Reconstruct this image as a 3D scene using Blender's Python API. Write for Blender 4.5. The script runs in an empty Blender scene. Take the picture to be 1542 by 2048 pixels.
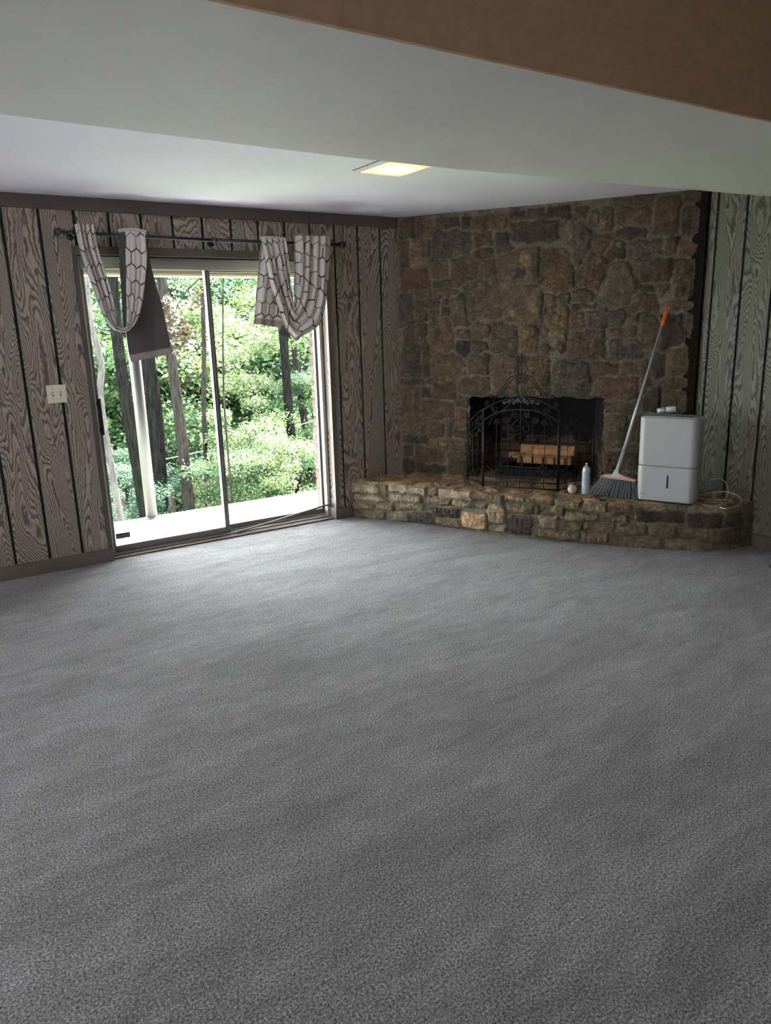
import bpy, math, random
import numpy as np
from mathutils import Vector, Matrix

scene = bpy.context.scene
COL = scene.collection
PI = math.pi

# ------------------------------------------------------------------ camera, world, sun, exposure
F_PX, PITCH, ROLL, YAW = 1476.78, 0.24537, -0.02879, 0.57280
CAM_POS = Vector((0.0, -5.0883, 1.4988))
_fwd = Vector((math.sin(YAW) * math.cos(PITCH), math.cos(YAW) * math.cos(PITCH), -math.sin(PITCH)))
_r0 = Vector((math.cos(YAW), -math.sin(YAW), 0.0))
_u0 = _r0.cross(_fwd)
_right = _r0 * math.cos(ROLL) + _u0 * math.sin(ROLL)
_up = -_r0 * math.sin(ROLL) + _u0 * math.cos(ROLL)
cam_data = bpy.data.cameras.new('camera')
cam = bpy.data.objects.new('camera', cam_data)
COL.objects.link(cam)
M = Matrix((_right, _up, -_fwd)).transposed().to_4x4()
M.translation = CAM_POS
cam.matrix_world = M
cam_data.sensor_fit = 'VERTICAL'
cam_data.sensor_height = 32.0
cam_data.lens = 32.0 * F_PX / 2048.0
cam_data.clip_start = 0.05
cam_data.clip_end = 300
scene.camera = cam

scene.view_settings.view_transform = 'Standard'
scene.view_settings.look = 'None'
scene.view_settings.gamma = 1.0
scene.view_settings.use_curve_mapping = False
EXPOSURE = 2.12
SKY_STRENGTH = 3.2
SUN_STRENGTH = 34.0
scene.view_settings.exposure = EXPOSURE
scene.cycles.max_bounces = 10
scene.cycles.diffuse_bounces = 6
scene.cycles.glossy_bounces = 3
scene.cycles.transmission_bounces = 4
scene.cycles.transparent_max_bounces = 12
scene.cycles.sample_clamp_indirect = 40.0
scene.cycles.caustics_reflective = False
scene.cycles.caustics_refractive = False

world = bpy.data.worlds.new('sky')
scene.world = world
world.use_nodes = True
wn = world.node_tree.nodes
wl = world.node_tree.links
bg = wn['Background']
bg.inputs['Color'].default_value = (0.86, 0.93, 1.0, 1)
bg.inputs['Strength'].default_value = SKY_STRENGTH * 3.0

sun_data = bpy.data.lights.new('sun', 'SUN')
sun_data.energy = SUN_STRENGTH
sun_data.angle = math.radians(0.8)
sun_data.color = (1.0, 0.96, 0.91)
sun = bpy.data.objects.new('sun', sun_data)
COL.objects.link(sun)
SUN_DIR = Vector((0.55, 0.36, 0.72)).normalized()      # from the ground towards the sun
sun.rotation_euler = SUN_DIR.to_track_quat('Z', 'Y').to_euler()
sun.location = (8, 6, 9)

# ------------------------------------------------------------------ sizes
H = 2.3233            # ceiling
XW = 4.65             # right wall
XC = 3.4648           # corner where the stone starts
PHI = 1.0023
FD = Vector((math.cos(PHI), -math.sin(PHI), 0))        # along the stone wall
FN = Vector((math.sin(PHI), math.cos(PHI), 0))         # into the stone wall
GX0, GS = 0.8634, 0.2032                               # grooves of the panelling
DX0, DX1, DZ1 = 1.055, 2.815, 1.99                     # door opening
HEARTH = 0.30


def ray(x, y):
    return (_fwd + _right * ((x - 771.0) / F_PX) - _up * ((y - 1024.0) / F_PX))


def atY(x, y, Y):
    d = ray(x, y)
    return CAM_POS + d * ((Y - CAM_POS.y) / d.y)


def atZ(x, y, Z):
    d = ray(x, y)
    return CAM_POS + d * ((Z - CAM_POS.z) / d.z)


def atX(x, y, X):
    d = ray(x, y)
    return CAM_POS + d * ((X - CAM_POS.x) / d.x)


def atP(x, y, p0, nrm):
    d = ray(x, y)
    return CAM_POS + d * ((Vector(p0) - CAM_POS).dot(nrm) / d.dot(nrm))


def atF(x, y, off=0.0):
    """(t, z) on the stone wall plane, off metres in front of it"""
    p0 = Vector((XC, 0, 0)) - FN * off
    P = atP(x, y, p0, FN)
    return (P - p0).dot(FD), P.z


def Fp(t, z, off=0.0):
    return Vector((XC, 0, z)) + FD * t - FN * off


def px_of(P):
    d = P - CAM_POS
    z = d.dot(_fwd)
    return 771 + F_PX * d.dot(_right) / z, 1024 - F_PX * d.dot(_up) / z


# ------------------------------------------------------------------ mesh helpers
class MB:
    def __init__(s):
        s.v, s.f, s.mi, s.uv = [], [], [], {}
        s.smooth = []

    def add(s, verts, faces, mi=0, smooth=False):
        o = len(s.v)
        s.v += [tuple(v) for v in verts]
        for f in faces:
            s.f.append(tuple(i + o for i in f))
            s.mi.append(mi)
            s.smooth.append(smooth)
        return o

    def box(s, a, b, mi=0):
        x0, y0, z0 = [min(a[i], b[i]) for i in range(3)]
        x1, y1, z1 = [max(a[i], b[i]) for i in range(3)]
        vs = [(x0, y0, z0), (x1, y0, z0), (x1, y1, z0), (x0, y1, z0), (x0, y0, z1), (x1, y0, z1), (x1, y1, z1), (x0, y1, z1)]
        s.add(vs, [(0, 3, 2, 1), (4, 5, 6, 7), (0, 1, 5, 4), (1, 2, 6, 5), (2, 3, 7, 6), (3, 0, 4, 7)], mi)

    def obox(s, c, ax, ay, az, mi=0):
        """oriented box: centre, three half-axis vectors"""
        c, ax, ay, az = map(Vector, (c, ax, ay, az))
        vs = [c + ax * i + ay * j + az * k for k in (-1, 1) for i, j in ((-1, -1), (1, -1), (1, 1), (-1, 1))]
        s.add(vs, [(0, 3, 2, 1), (4, 5, 6, 7), (0, 1, 5, 4), (1, 2, 6, 5), (2, 3, 7, 6), (3, 0, 4, 7)], mi)

    def tube(s, pts, r, n=8, mi=0, closed=False, cap=True, squash=None):
        pts = [Vector(p) for p in pts]
        m = len(pts)
        rs = r if isinstance(r, (list, tuple)) else [r] * m
        ring0 = None
        up = None
        vs = []
        for i, p in enumerate(pts):
            a = pts[i - 1] if (i > 0 or closed) else p
            b = pts[(i + 1) % m] if (i < m - 1 or closed) else p
            t = (b - a)
            if t.length < 1e-9:
                t = Vector((0, 0, 1))
            t.normalize()
            if up is None:
                up = Vector((0, 0, 1)) if abs(t.z) < 0.9 else Vector((1, 0, 0))
            e1 = (up - t * up.dot(t))
            if e1.length < 1e-6:
                e1 = t.orthogonal()
            e1.normalize()
            e2 = t.cross(e1)
            up = e1
            for k in range(n):
                a_ = 2 * PI * k / n
                vs.append(p + (e1 * math.cos(a_) + e2 * math.sin(a_)) * rs[i])
        fs = []
        for i in range(m if closed else m - 1):
            j = (i + 1) % m
            for k in range(n):
                k2 = (k + 1) % n
                fs.append((i * n + k, i * n + k2, j * n + k2, j * n + k))
        if cap and not closed:
            fs.append(tuple(range(n))[::-1])
            fs.append(tuple((m - 1) * n + k for k in range(n)))
        s.add(vs, fs, mi, True)

    def lathe(s, prof, c=(0, 0, 0), axis=(0, 0, 1), n=24, mi=0):
        """prof: list of (r, h) along axis from c"""
        c = Vector(c)
        ax = Vector(axis).normalized()
        e1 = ax.orthogonal().normalized()
        e2 = ax.cross(e1)
        vs, fs = [], []
        for (r, h) in prof:
            for k in range(n):
                a = 2 * PI * k / n
                vs.append(c + ax * h + (e1 * math.cos(a) + e2 * math.sin(a)) * max(r, 1e-5))
        for i in range(len(prof) - 1):
            for k in range(n):
                k2 = (k + 1) % n
                fs.append((i * n + k, i * n + k2, (i + 1) * n + k2, (i + 1) * n + k))
        fs.append(tuple(range(n))[::-1])
        fs.append(tuple((len(prof) - 1) * n + k for k in range(n)))
        s.add(vs, fs, mi, True)

    def prism(s, poly, ax, mi=0):
        """extrude a planar polygon (3d points) by vector ax"""
        ax = Vector(ax)
        n = len(poly)
        vs = [Vector(p) for p in poly] + [Vector(p) + ax for p in poly]
        fs = [tuple(range(n))[::-1], tuple(range(n, 2 * n))]
        for i in range(n):
            j = (i + 1) % n
            fs.append((i, j, n + j, n + i))
        s.add(vs, fs, mi)

    def build(s, name, mats, parent=None, bevel=0.0, segs=2):
        me = bpy.data.meshes.new(name)
        me.from_pydata(s.v, [], s.f)
        if not isinstance(mats, (list, tuple)):
            mats = [mats]
        for m in mats:
            me.materials.append(m)
        me.polygons.foreach_set('material_index', s.mi)
        me.polygons.foreach_set('use_smooth', s.smooth)
        me.update()
        o = bpy.data.objects.new(name, me)
        COL.objects.link(o)
        if parent is not None:
            o.parent = parent
            o.matrix_parent_inverse = parent_world(parent).inverted()
        if bevel > 0:
            b = o.modifiers.new('bevel', 'BEVEL')
            b.width = bevel
            b.segments = segs
            b.limit_method = 'ANGLE'
            b.angle_limit = math.radians(40)
        return o


def parent_world(p):
    m = p.matrix_basis.copy()
    if p.parent is not None:
        m = parent_world(p.parent) @ p.matrix_parent_inverse @ m
    return m


def grid_obj(name, P, mask, mats, parent=None, color=None, uv=None, smooth=True, mat_idx=None):
    """P (ny,nx,3) numpy grid; mask (ny-1,nx-1) bool of kept faces"""
    ny, nx = P.shape[:2]
    idx = np.arange(ny * nx).reshape(ny, nx)
    q = np.stack([idx[:-1, :-1], idx[:-1, 1:], idx[1:, 1:], idx[1:, :-1]], -1).reshape(-1, 4)
    keep = mask.reshape(-1)
    q = q[keep]
    used = np.unique(q)
    remap = -np.ones(ny * nx, int)
    remap[used] = np.arange(len(used))
    q = remap[q]
    V = P.reshape(-1, 3)[used]
    me = bpy.data.meshes.new(name)
    me.vertices.add(len(V))
    me.vertices.foreach_set('co', V.astype(np.float32).ravel())
    me.loops.add(len(q) * 4)
    me.loops.foreach_set('vertex_index', q.astype(np.int32).ravel())
    me.polygons.add(len(q))
    me.polygons.foreach_set('loop_start', (np.arange(len(q)) * 4).astype(np.int32))
    me.update(calc_edges=True)
    me.polygons.foreach_set('use_smooth', np.full(len(q), smooth))
    if color is not None:
        ca = me.color_attributes.new('stone_color', 'FLOAT_COLOR', 'POINT')
        c = np.ones((len(V), 4), np.float32)
        c[:, :3] = color.reshape(-1, 3)[used]
        ca.data.foreach_set('color', c.ravel())
    if uv is not None:
        ul = me.uv_layers.new(name='UVMap')
        U = uv.reshape(-1, 2)[used]
        ul.data.foreach_set('uv', U[q.ravel()].astype(np.float32).ravel())
    for m in (mats if isinstance(mats, (list, tuple)) else [mats]):
        me.materials.append(m)
    if mat_idx is not None:
        me.polygons.foreach_set('material_index', mat_idx.reshape(-1)[keep].astype(np.int32))
    me.validate()
    o = bpy.data.objects.new(name, me)
    COL.objects.link(o)
    if parent is not None:
        o.parent = parent
        o.matrix_parent_inverse = parent_world(parent).inverted()
    return o


def thing(name, label, cat, loc=(0, 0, 0), group=None):
    o = bpy.data.objects.new(name, None)
    COL.objects.link(o)
    o.location = loc
    o.empty_display_size = 0.1
    return tag(o, label, cat, group)


def tag(o, label, cat, group=None, kind=None):
    o['label'] = label
    o['category'] = cat
    if group:
        o['group'] = group
    if kind:
        o['kind'] = kind
    return o


def struct(o, label=None, cat=None):
    o['kind'] = 'structure'
    if label:
        o['label'] = label
    if cat:
        o['category'] = cat
    return o


# ------------------------------------------------------------------ materials
class NT:
    def __init__(s, name):
        s.m = bpy.data.materials.new(name)
        s.m.use_nodes = True
        s.t = s.m.node_tree
        s.b = s.t.nodes['Principled BSDF']

    def n(s, typ, **kw):
        nd = s.t.nodes.new(typ)
        for k, v in kw.items():
            setattr(nd, k, v)
        return nd

    def l(s, a, b):
        s.t.links.new(a, b)

    def math(s, op, a, b=None, c=None):
        nd = s.n('ShaderNodeMath', operation=op)
        for i, x in enumerate((a, b, c)):
            if x is None:
                continue
            if isinstance(x, (int, float)):
                nd.inputs[i].default_value = x
            else:
                s.l(x, nd.inputs[i])
        return nd.outputs[0]

    def ramp(s, fac, stops, interp='LINEAR'):
        r = s.n('ShaderNodeValToRGB')
        r.color_ramp.interpolation = interp
        e = r.color_ramp.elements
        while len(e) < len(stops):
            e.new(0.5)
        for i, (p, c) in enumerate(stops):
            e[i].position = p
            e[i].color = (c[0], c[1], c[2], 1)
        s.l(fac, r.inputs[0])
        return r.outputs[0]

    def noise(s, vec, scale, detail=2, rough=0.5, dist=0.0):
        nd = s.n('ShaderNodeTexNoise')
        nd.inputs['Scale'].default_value = scale
        nd.inputs['Detail'].default_value = detail
        nd.inputs['Roughness'].default_value = rough
        nd.inputs['Distortion'].default_value = dist
        if vec is not None:
            s.l(vec, nd.inputs['Vector'])
        return nd

    def mixc(s, fac, a, b, blend='MIX'):
        nd = s.n('ShaderNodeMix', data_type='RGBA', blend_type=blend)
        for sock, x in ((nd.inputs[0], fac), (nd.inputs[6], a), (nd.inputs[7], b)):
            if isinstance(x, (int, float)):
                sock.default_value = x
            elif isinstance(x, tuple):
                sock.default_value = (x[0], x[1], x[2], 1)
            else:
                s.l(x, sock)
        return nd.outputs[2]

    def bump(s, h, strength=0.5, dist=0.01):
        nd = s.n('ShaderNodeBump')
        nd.inputs['Strength'].default_value = strength
        nd.inputs['Distance'].default_value = dist
        s.l(h, nd.inputs['Height'])
        s.l(nd.outputs[0], s.b.inputs['Normal'])
        return nd


def simple(name, col, rough=0.6, metal=0.0, var=0.0, vscale=8.0, bump=0.0, bscale=60.0, bdist=0.004, spec=None, coat=0.0):
    k = NT(name)
    k.b.inputs['Roughness'].default_value = rough
    k.b.inputs['Metallic'].default_value = metal
    if spec is not None:
        k.b.inputs['Specular IOR Level'].default_value = spec
    co = k.n('ShaderNodeTexCoord').outputs['Object']
    nz = k.noise(co, vscale, 4, 0.6)
    lo = tuple(c * (1 - var) for c in col)
    hi = tuple(min(1, c * (1 + var)) for c in col)
    k.l(k.ramp(nz.outputs['Fac'], [(0.3, lo), (0.7, hi)]), k.b.inputs['Base Color'])
    if bump > 0:
        nb = k.noise(co, bscale, 3, 0.6)
        k.bump(nb.outputs['Fac'], bump, bdist)
    return k.m


def plywood(name, light, dark, trimmed=True):
    k = NT(name)
    co = k.n('ShaderNodeTexCoord').outputs['Object']
    sp = k.n('ShaderNodeSeparateXYZ')
    k.l(co, sp.inputs[0])
    across = k.math('ADD', sp.outputs[0], sp.outputs[1])
    pid = k.math('FLOOR', k.math('DIVIDE', k.math('SUBTRACT', across, GX0), GS))
    wnz = k.n('ShaderNodeTexWhiteNoise', noise_dimensions='1D')
    k.l(pid, wnz.inputs['W'])
    off = k.math('MULTIPLY', wnz.outputs['Value'], 40.0)
    comb = k.n('ShaderNodeCombineXYZ')
    k.l(k.math('ADD', k.math('MULTIPLY', across, 6.5), off), comb.inputs[0])
    k.l(k.math('ADD', k.math('MULTIPLY', sp.outputs[2], 1.15), off), comb.inputs[1])
    n1 = k.noise(comb.outputs[0], 1.0, 1.2, 0.35, 0.35)
    # fine wobble of the veneer lines
    comb2 = k.n('ShaderNodeCombineXYZ')
    k.l(k.math('MULTIPLY', across, 60.0), comb2.inputs[0])
    k.l(k.math('MULTIPLY', sp.outputs[2], 22.0), comb2.inputs[1])
    n2 = k.noise(comb2.outputs[0], 1.0, 2, 0.6)
    val = k.math('ADD', n1.outputs['Fac'], k.math('MULTIPLY', n2.outputs['Fac'], 0.034))
    fr = k.math('FRACT', k.math('MULTIPLY', val, 33.0))
    c1 = k.ramp(fr, [(0.0, dark), (0.13, dark), (0.36, tuple(0.55 * a + 0.45 * b for a, b in zip(light, dark))), (0.62, light), (0.86, light), (0.97, dark)])
    n3 = k.noise(co, 2.2, 3, 0.6)
    c2 = k.mixc(k.math('MULTIPLY', n3.outputs['Fac'], 0.55), c1, tuple(0.35 * a for a in light))
    k.l(c2, k.b.inputs['Base Color'])
    k.b.inputs['Roughness'].default_value = 0.62
    k.b.inputs['Specular IOR Level'].default_value = 0.3
    k.bump(fr, 0.25, 0.002)
    return k.m


def stone_mat(name):
    k = NT(name)
    at = k.n('ShaderNodeVertexColor')
    at.layer_name = 'stone_color'
    co = k.n('ShaderNodeTexCoord').outputs['Object']
    n1 = k.noise(co, 14.0, 6, 0.7)
    n2 = k.noise(co, 55.0, 5, 0.7)
    n3 = k.noise(co, 150.0, 2, 0.7)
    f = k.ramp(n1.outputs['Fac'], [(0.30, (0.45, 0.43, 0.42)), (0.5, (0.9, 0.88, 0.85)), (0.72, (1.55, 1.42, 1.2))])
    c = k.mixc(1.0, at.outputs['Color'], f, 'MULTIPLY')
    g = k.ramp(n2.outputs['Fac'], [(0.35, (0.55, 0.55, 0.55)), (0.55, (1.0, 1.0, 1.0)), (0.72, (1.9, 1.75, 1.5))])
    c = k.mixc(0.8, c, g, 'MULTIPLY')
    k.l(c, k.b.inputs['Base Color'])
    k.b.inputs['Roughness'].default_value = 0.82
    k.b.inputs['Specular IOR Level'].default_value = 0.25
    h = k.math('ADD', k.math('MULTIPLY', n2.outputs['Fac'], 0.8), k.math('MULTIPLY', n3.outputs['Fac'], 0.35))
    h = k.math('ADD', h, k.math('MULTIPLY', n1.outputs['Fac'], 1.2))
    k.bump(h, 0.9, 0.012)
    return k.m


def carpet_mat():
    k = NT('grey_plush_carpet')
    co = k.n('ShaderNodeTexCoord').outputs['Object']
    pile = k.noise(co, 150.0, 3, 0.8)
    tuft = k.n('ShaderNodeTexVoronoi')
    tuft.inputs['Scale'].default_value = 170.0
    k.l(co, tuft.inputs['Vector'])
    # long brushed streaks and footprints in the nap
    mp = k.n('ShaderNodeMapping')
    mp.inputs['Rotation'].default_value = (0, 0, math.radians(-28))
    mp.inputs['Scale'].default_value = (1.0, 3.0, 1.0)
    k.l(co, mp.inputs['Vector'])
    nap = k.noise(mp.outputs[0], 1.3, 5, 0.62, 0.6)
    nap2 = k.noise(mp.outputs[0], 7.0, 4, 0.6, 0.4)
    napc = k.ramp(nap.outputs['Fac'], [(0.36, (0.370, 0.345, 0.335)), (0.50, (0.430, 0.403, 0.394)), (0.66, (0.500, 0.472, 0.464))])
    napd = k.ramp(nap2.outputs['Fac'], [(0.3, (0.84, 0.84, 0.84)), (0.7, (1.12, 1.12, 1.12))])
    c = k.mixc(1.0, napc, napd, 'MULTIPLY')
    gr = k.ramp(pile.outputs['Fac'], [(0.36, (0.12, 0.115, 0.11)), (0.52, (0.95, 0.95, 0.95)), (0.66, (2.1, 2.08, 2.04))])  # tuft shading painted into the colour, dark in the low pile
    c = k.mixc(0.9, c, gr, 'MULTIPLY')
    k.l(c, k.b.inputs['Base Color'])
    k.b.inputs['Roughness'].default_value = 1.0
    k.b.inputs['Specular IOR Level'].default_value = 0.05
    k.b.inputs['Sheen Weight'].default_value = 0.12
    h = k.math('ADD', k.math('MULTIPLY', pile.outputs['Fac'], 1.0), k.math('MULTIPLY', tuft.outputs['Distance'], -0.3))
    h = k.math('ADD', h, k.math('MULTIPLY', nap2.outputs['Fac'], 1.6))
    k.bump(h, 1.0, 0.018)
    return k.m


LEAF = 0.20


def leaf_mat(name, stops, trans=0.45):
    k = NT(name)
    geo = k.n('ShaderNodeNewGeometry')
    stops = [(p, tuple(v * (LEAF if trans > 0.3 else 0.10) for v in c_)) for p, c_ in stops]
    c = k.ramp(geo.outputs['Random Per Island'], stops)
    k.l(c, k.b.inputs['Base Color'])
    k.b.inputs['Roughness'].default_value = 0.45
    k.b.inputs['Specular IOR Level'].default_value = 0.35
    tr = k.n('ShaderNodeBsdfTranslucent')
    k.l(k.mixc(1.0, c, (1.15, 1.2, 0.75), 'MULTIPLY'), tr.inputs['Color'])
    mx = k.n('ShaderNodeMixShader')
    mx.inputs[0].default_value = trans
    k.l(k.b.outputs[0], mx.inputs[1])
    k.l(tr.outputs[0], mx.inputs[2])
    k.l(mx.outputs[0], k.t.nodes['Material Output'].inputs['Surface'])
    return k.m


def bark_mat(name, lo, hi):
    k = NT(name)
    co = k.n('ShaderNodeTexCoord').outputs['Object']
    mp = k.n('ShaderNodeMapping')
    mp.inputs['Scale'].default_value = (14, 14, 3.0)
    k.l(co, mp.inputs['Vector'])
    nz = k.noise(mp.outputs[0], 1.6, 5, 0.7)
    k.l(k.ramp(nz.outputs['Fac'], [(0.35, lo), (0.62, hi)]), k.b.inputs['Base Color'])
    k.b.inputs['Roughness'].default_value = 1.0
    k.b.inputs['Specular IOR Level'].default_value = 0.0
    k.bump(nz.outputs['Fac'], 0.9, 0.04)
    return k.m


def brick_mat(name, a, b, mortar, scale=1.0, soot=False):
    k = NT(name)
    co = k.n('ShaderNodeTexCoord').outputs['Object']
    sp = k.n('ShaderNodeSeparateXYZ')
    k.l(co, sp.inputs[0])
    cb = k.n('ShaderNodeCombineXYZ')
    k.l(k.math('ADD', sp.outputs[0], k.math('MULTIPLY', sp.outputs[1], -1.0)), cb.inputs[0])
    k.l(sp.outputs[2], cb.inputs[1])
    br = k.n('ShaderNodeTexBrick')
    br.inputs['Scale'].default_value = scale
    br.inputs['Brick Width'].default_value = 0.23
    br.inputs['Row Height'].default_value = 0.075
    br.inputs['Mortar Size'].default_value = 0.006
    br.inputs['Color1'].default_value = (*a, 1)
    br.inputs['Color2'].default_value = (*b, 1)
    br.inputs['Mortar'].default_value = (*mortar, 1)
    k.l(cb.outputs[0], br.inputs['Vector'])
    nz = k.noise(co, 20, 4, 0.7)
    c = k.mixc(1.0, br.outputs['Color'], k.ramp(nz.outputs['Fac'], [(0.3, (0.6, 0.6, 0.6)), (0.7, (1.2, 1.2, 1.2))]), 'MULTIPLY')
    if soot:   # soot stain with an edge of its own, licking down from the flue
        n2 = k.noise(co, 5.0, 4, 0.65)
        lim = k.math('ADD', sp.outputs[2], k.math('MULTIPLY', n2.outputs['Fac'], 0.75))
        f = k.ramp(lim, [(0.93, (0, 0, 0)), (0.98, (1, 1, 1))])
        c = k.mixc(f, c, (0.006, 0.0055, 0.005))
    k.l(c, k.b.inputs['Base Color'])
    k.b.inputs['Roughness'].default_value = 0.9
    k.bump(br.outputs['Fac'], -0.5, 0.004)
    return k.m


def glass_mat():
    k = NT('window_glass')
    tr = k.n('ShaderNodeBsdfTransparent')
    tr.inputs[0].default_value = (0.97, 0.985, 0.98, 1)
    gl = k.n('ShaderNodeBsdfGlossy')
    gl.inputs['Roughness'].default_value = 0.02
    fr = k.n('ShaderNodeFresnel')
    fr.inputs[0].default_value = 1.45
    mx = k.n('ShaderNodeMixShader')
    k.l(k.math('MULTIPLY', fr.outputs[0], 0.6), mx.inputs[0])
    k.l(tr.outputs[0], mx.inputs[1])
    k.l(gl.outputs[0], mx.inputs[2])
    k.l(mx.outputs[0], k.t.nodes['Material Output'].inputs['Surface'])
    return k.m


def curtain_mat(name, base, line, line2):
    """ogee lattice woven in dark and pale thread; UV in metres of cloth"""
    k = NT(name)
    uv = k.n('ShaderNodeUVMap').outputs[0]
    mp = k.n('ShaderNodeMapping')
    CW, PH, BB = 0.088, 0.190, 0.027
    mp.inputs['Scale'].default_value = (1 / CW, 1 / PH, 1)
    k.l(uv, mp.inputs['Vector'])
    sp = k.n('ShaderNodeSeparateXYZ')
    k.l(mp.outputs[0], sp.inputs[0])

    def cell(ox):      # elongated hexagons with vertical sides, staggered by half a repeat
        ax = k.math('ABSOLUTE', k.math('SUBTRACT', k.math('FRACT', k.math('ADD', sp.outputs[0], ox)), 0.5))
        ay = k.math('ABSOLUTE', k.math('SUBTRACT', k.math('FRACT', k.math('ADD', sp.outputs[1], ox)), 0.5))
        d = k.math('ADD', k.math('MULTIPLY', ay, PH), k.math('MULTIPLY', ax, 2 * BB))
        return k.math('MAXIMUM', k.math('MULTIPLY', ax, 2.0), k.math('DIVIDE', d, PH / 4 + BB / 2))
    d = k.math('MINIMUM', cell(0.0), cell(0.5))
    f = k.math('GREATER_THAN', d, 0.915)
    nz = k.noise(uv, 9.0, 1, 0.5)
    pick = k.math('GREATER_THAN', nz.outputs['Fac'], 0.53)
    lc = k.mixc(pick, line, line2)
    c = k.mixc(f, base, lc)
    wv = k.noise(uv, 900.0, 1, 0.5)
    c = k.mixc(0.35, c, k.ramp(wv.outputs['Fac'], [(0.3, (0.75, 0.75, 0.75)), (0.7, (1.2, 1.2, 1.2))]), 'MULTIPLY')
    k.l(c, k.b.inputs['Base Color'])
    k.b.inputs['Roughness'].default_value = 0.85
    k.b.inputs['Sheen Weight'].default_value = 0.15
    tl = k.n('ShaderNodeBsdfTranslucent')
    k.l(c, tl.inputs['Color'])
    mx = k.n('ShaderNodeMixShader')
    mx.inputs[0].default_value = 0.12
    k.l(k.b.outputs[0], mx.inputs[1])
    k.l(tl.outputs[0], mx.inputs[2])
    k.l(mx.outputs[0], k.t.nodes['Material Output'].inputs['Surface'])
    return k.m


def emit_mat(name, col, strength, falloff=True):
    k = NT(name)
    k.b.inputs['Base Color'].default_value = (0.9, 0.85, 0.75, 1)
    co = k.n('ShaderNodeTexCoord').outputs['Object']
    vm = k.n('ShaderNodeVectorMath', operation='LENGTH')
    k.l(co, vm.inputs[0])
    r = k.ramp(vm.outputs['Value'], [(0.03, (1.0, 0.92, 0.70)), (0.11, (0.85, 0.52, 0.22)), (0.16, (0.60, 0.22, 0.06))])
    k.l(r, k.b.inputs['Emission Color'])
    k.b.inputs['Emission Strength'].default_value = strength
    return k.m


MT = {}
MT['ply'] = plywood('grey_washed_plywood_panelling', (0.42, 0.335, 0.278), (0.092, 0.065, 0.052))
MT['ply_right'] = plywood('shaded_plywood_panelling', (0.255, 0.235, 0.178), (0.060, 0.051, 0.038))  # same plywood with the right wall's dim greenish light in its colour
MT['groove'] = simple('groove_paint_and_gap_shade', (0.012, 0.008, 0.008), 0.8)
MT['trim'] = simple('brown_painted_trim', (0.085, 0.060, 0.052), 0.5, var=0.12, vscale=5)
MT['base'] = simple('taupe_baseboard_paint', (0.125, 0.095, 0.080), 0.45, var=0.1)
MT['ceil'] = simple('white_ceiling_paint', (0.87, 0.84, 0.95), 0.75, var=0.03, vscale=1.5, bump=0.15, bscale=220, bdist=0.001)
MT['soffit'] = simple('cream_soffit_paint', (0.60, 0.59, 0.56), 0.7, var=0.05, vscale=2.0, bump=0.2, bscale=160, bdist=0.001)
MT['brown'] = simple('orange_brown_beam_paint', (0.40, 0.245, 0.135), 0.75, var=0.10, vscale=40, bump=0.3, bscale=300, bdist=0.001)
MT['carpet'] = carpet_mat()
MT['stone'] = stone_mat('brown_fieldstone')
MT['alu'] = simple('door_frame_aluminium', (0.17, 0.165, 0.15), 0.38, 0.65, var=0.08, vscale=14)
MT['alu_light'] = simple('pale_door_track_aluminium', (0.42, 0.40, 0.37), 0.42, 0.5, var=0.05)
MT['black_plastic'] = simple('black_plastic', (0.012, 0.012, 0.013), 0.4)
MT['iron'] = simple('black_wrought_iron', (0.018, 0.017, 0.017), 0.45, 0.6, var=0.3, vscale=30)
MT['iron_light'] = simple('pewter_brushed_iron', (0.09, 0.085, 0.08), 0.42, 0.7, var=0.3, vscale=40)
MT['glass'] = glass_mat()
MT['deckwood'] = simple('weathered_deck_boards', (0.55, 0.535, 0.535), 0.8, var=0.12, vscale=6, bump=0.3, bscale=40)
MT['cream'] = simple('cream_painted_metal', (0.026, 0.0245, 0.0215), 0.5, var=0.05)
MT['beam'] = simple('cream_painted_beam', (0.27, 0.24, 0.19), 0.6, var=0.06)
MT['brick'] = brick_mat('red_house_brick', (0.060, 0.022, 0.014), (0.085, 0.034, 0.021), (0.07, 0.06, 0.05))
MT['firebrick'] = brick_mat('sooty_firebrick', (0.105, 0.066, 0.045), (0.135, 0.085, 0.055), (0.02, 0.016, 0.014), soot=True)
MT['curtain'] = curtain_mat('greige_lattice_curtain', (0.66, 0.585, 0.56), (0.050, 0.035, 0.036), (0.28, 0.245, 0.24))
MT['lining'] = simple('charcoal_curtain_lining', (0.070, 0.062, 0.060), 0.9, var=0.06, bump=0.2, bscale=400, bdist=0.0006)
MT['hem'] = simple('pinkish_curtain_hem', (0.33, 0.25, 0.22), 0.9, var=0.06)
MT['plate'] = simple('ivory_switch_plate', (0.68, 0.60, 0.46), 0.4)
MT['white'] = simple('white_appliance_plastic', (0.37, 0.352, 0.342), 0.38)
MT['orange'] = simple('orange_grip_plastic', (0.75, 0.13, 0.03), 0.45)
MT['pole'] = simple('satin_grey_pole', (0.45, 0.45, 0.45), 0.35, 0.5)
MT['broomgrey'] = simple('greenish_grey_plastic', (0.36, 0.37, 0.33), 0.5)
MT['bristle'] = simple('dark_grey_bristles', (0.075, 0.080, 0.085), 0.7, var=0.5, vscale=90)
MT['bristle_pale'] = simple('pale_grey_bristles', (0.28, 0.29, 0.29), 0.7, var=0.2, vscale=90)
MT['can'] = simple('pale_blue_grey_can', (0.42, 0.46, 0.50), 0.35, 0.2, var=0.06, vscale=20)
MT['bulb'] = simple('milk_glass', (0.55, 0.52, 0.47), 0.15)
MT['brass'] = simple('dull_metal', (0.30, 0.27, 0.22), 0.4, 0.8)
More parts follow.
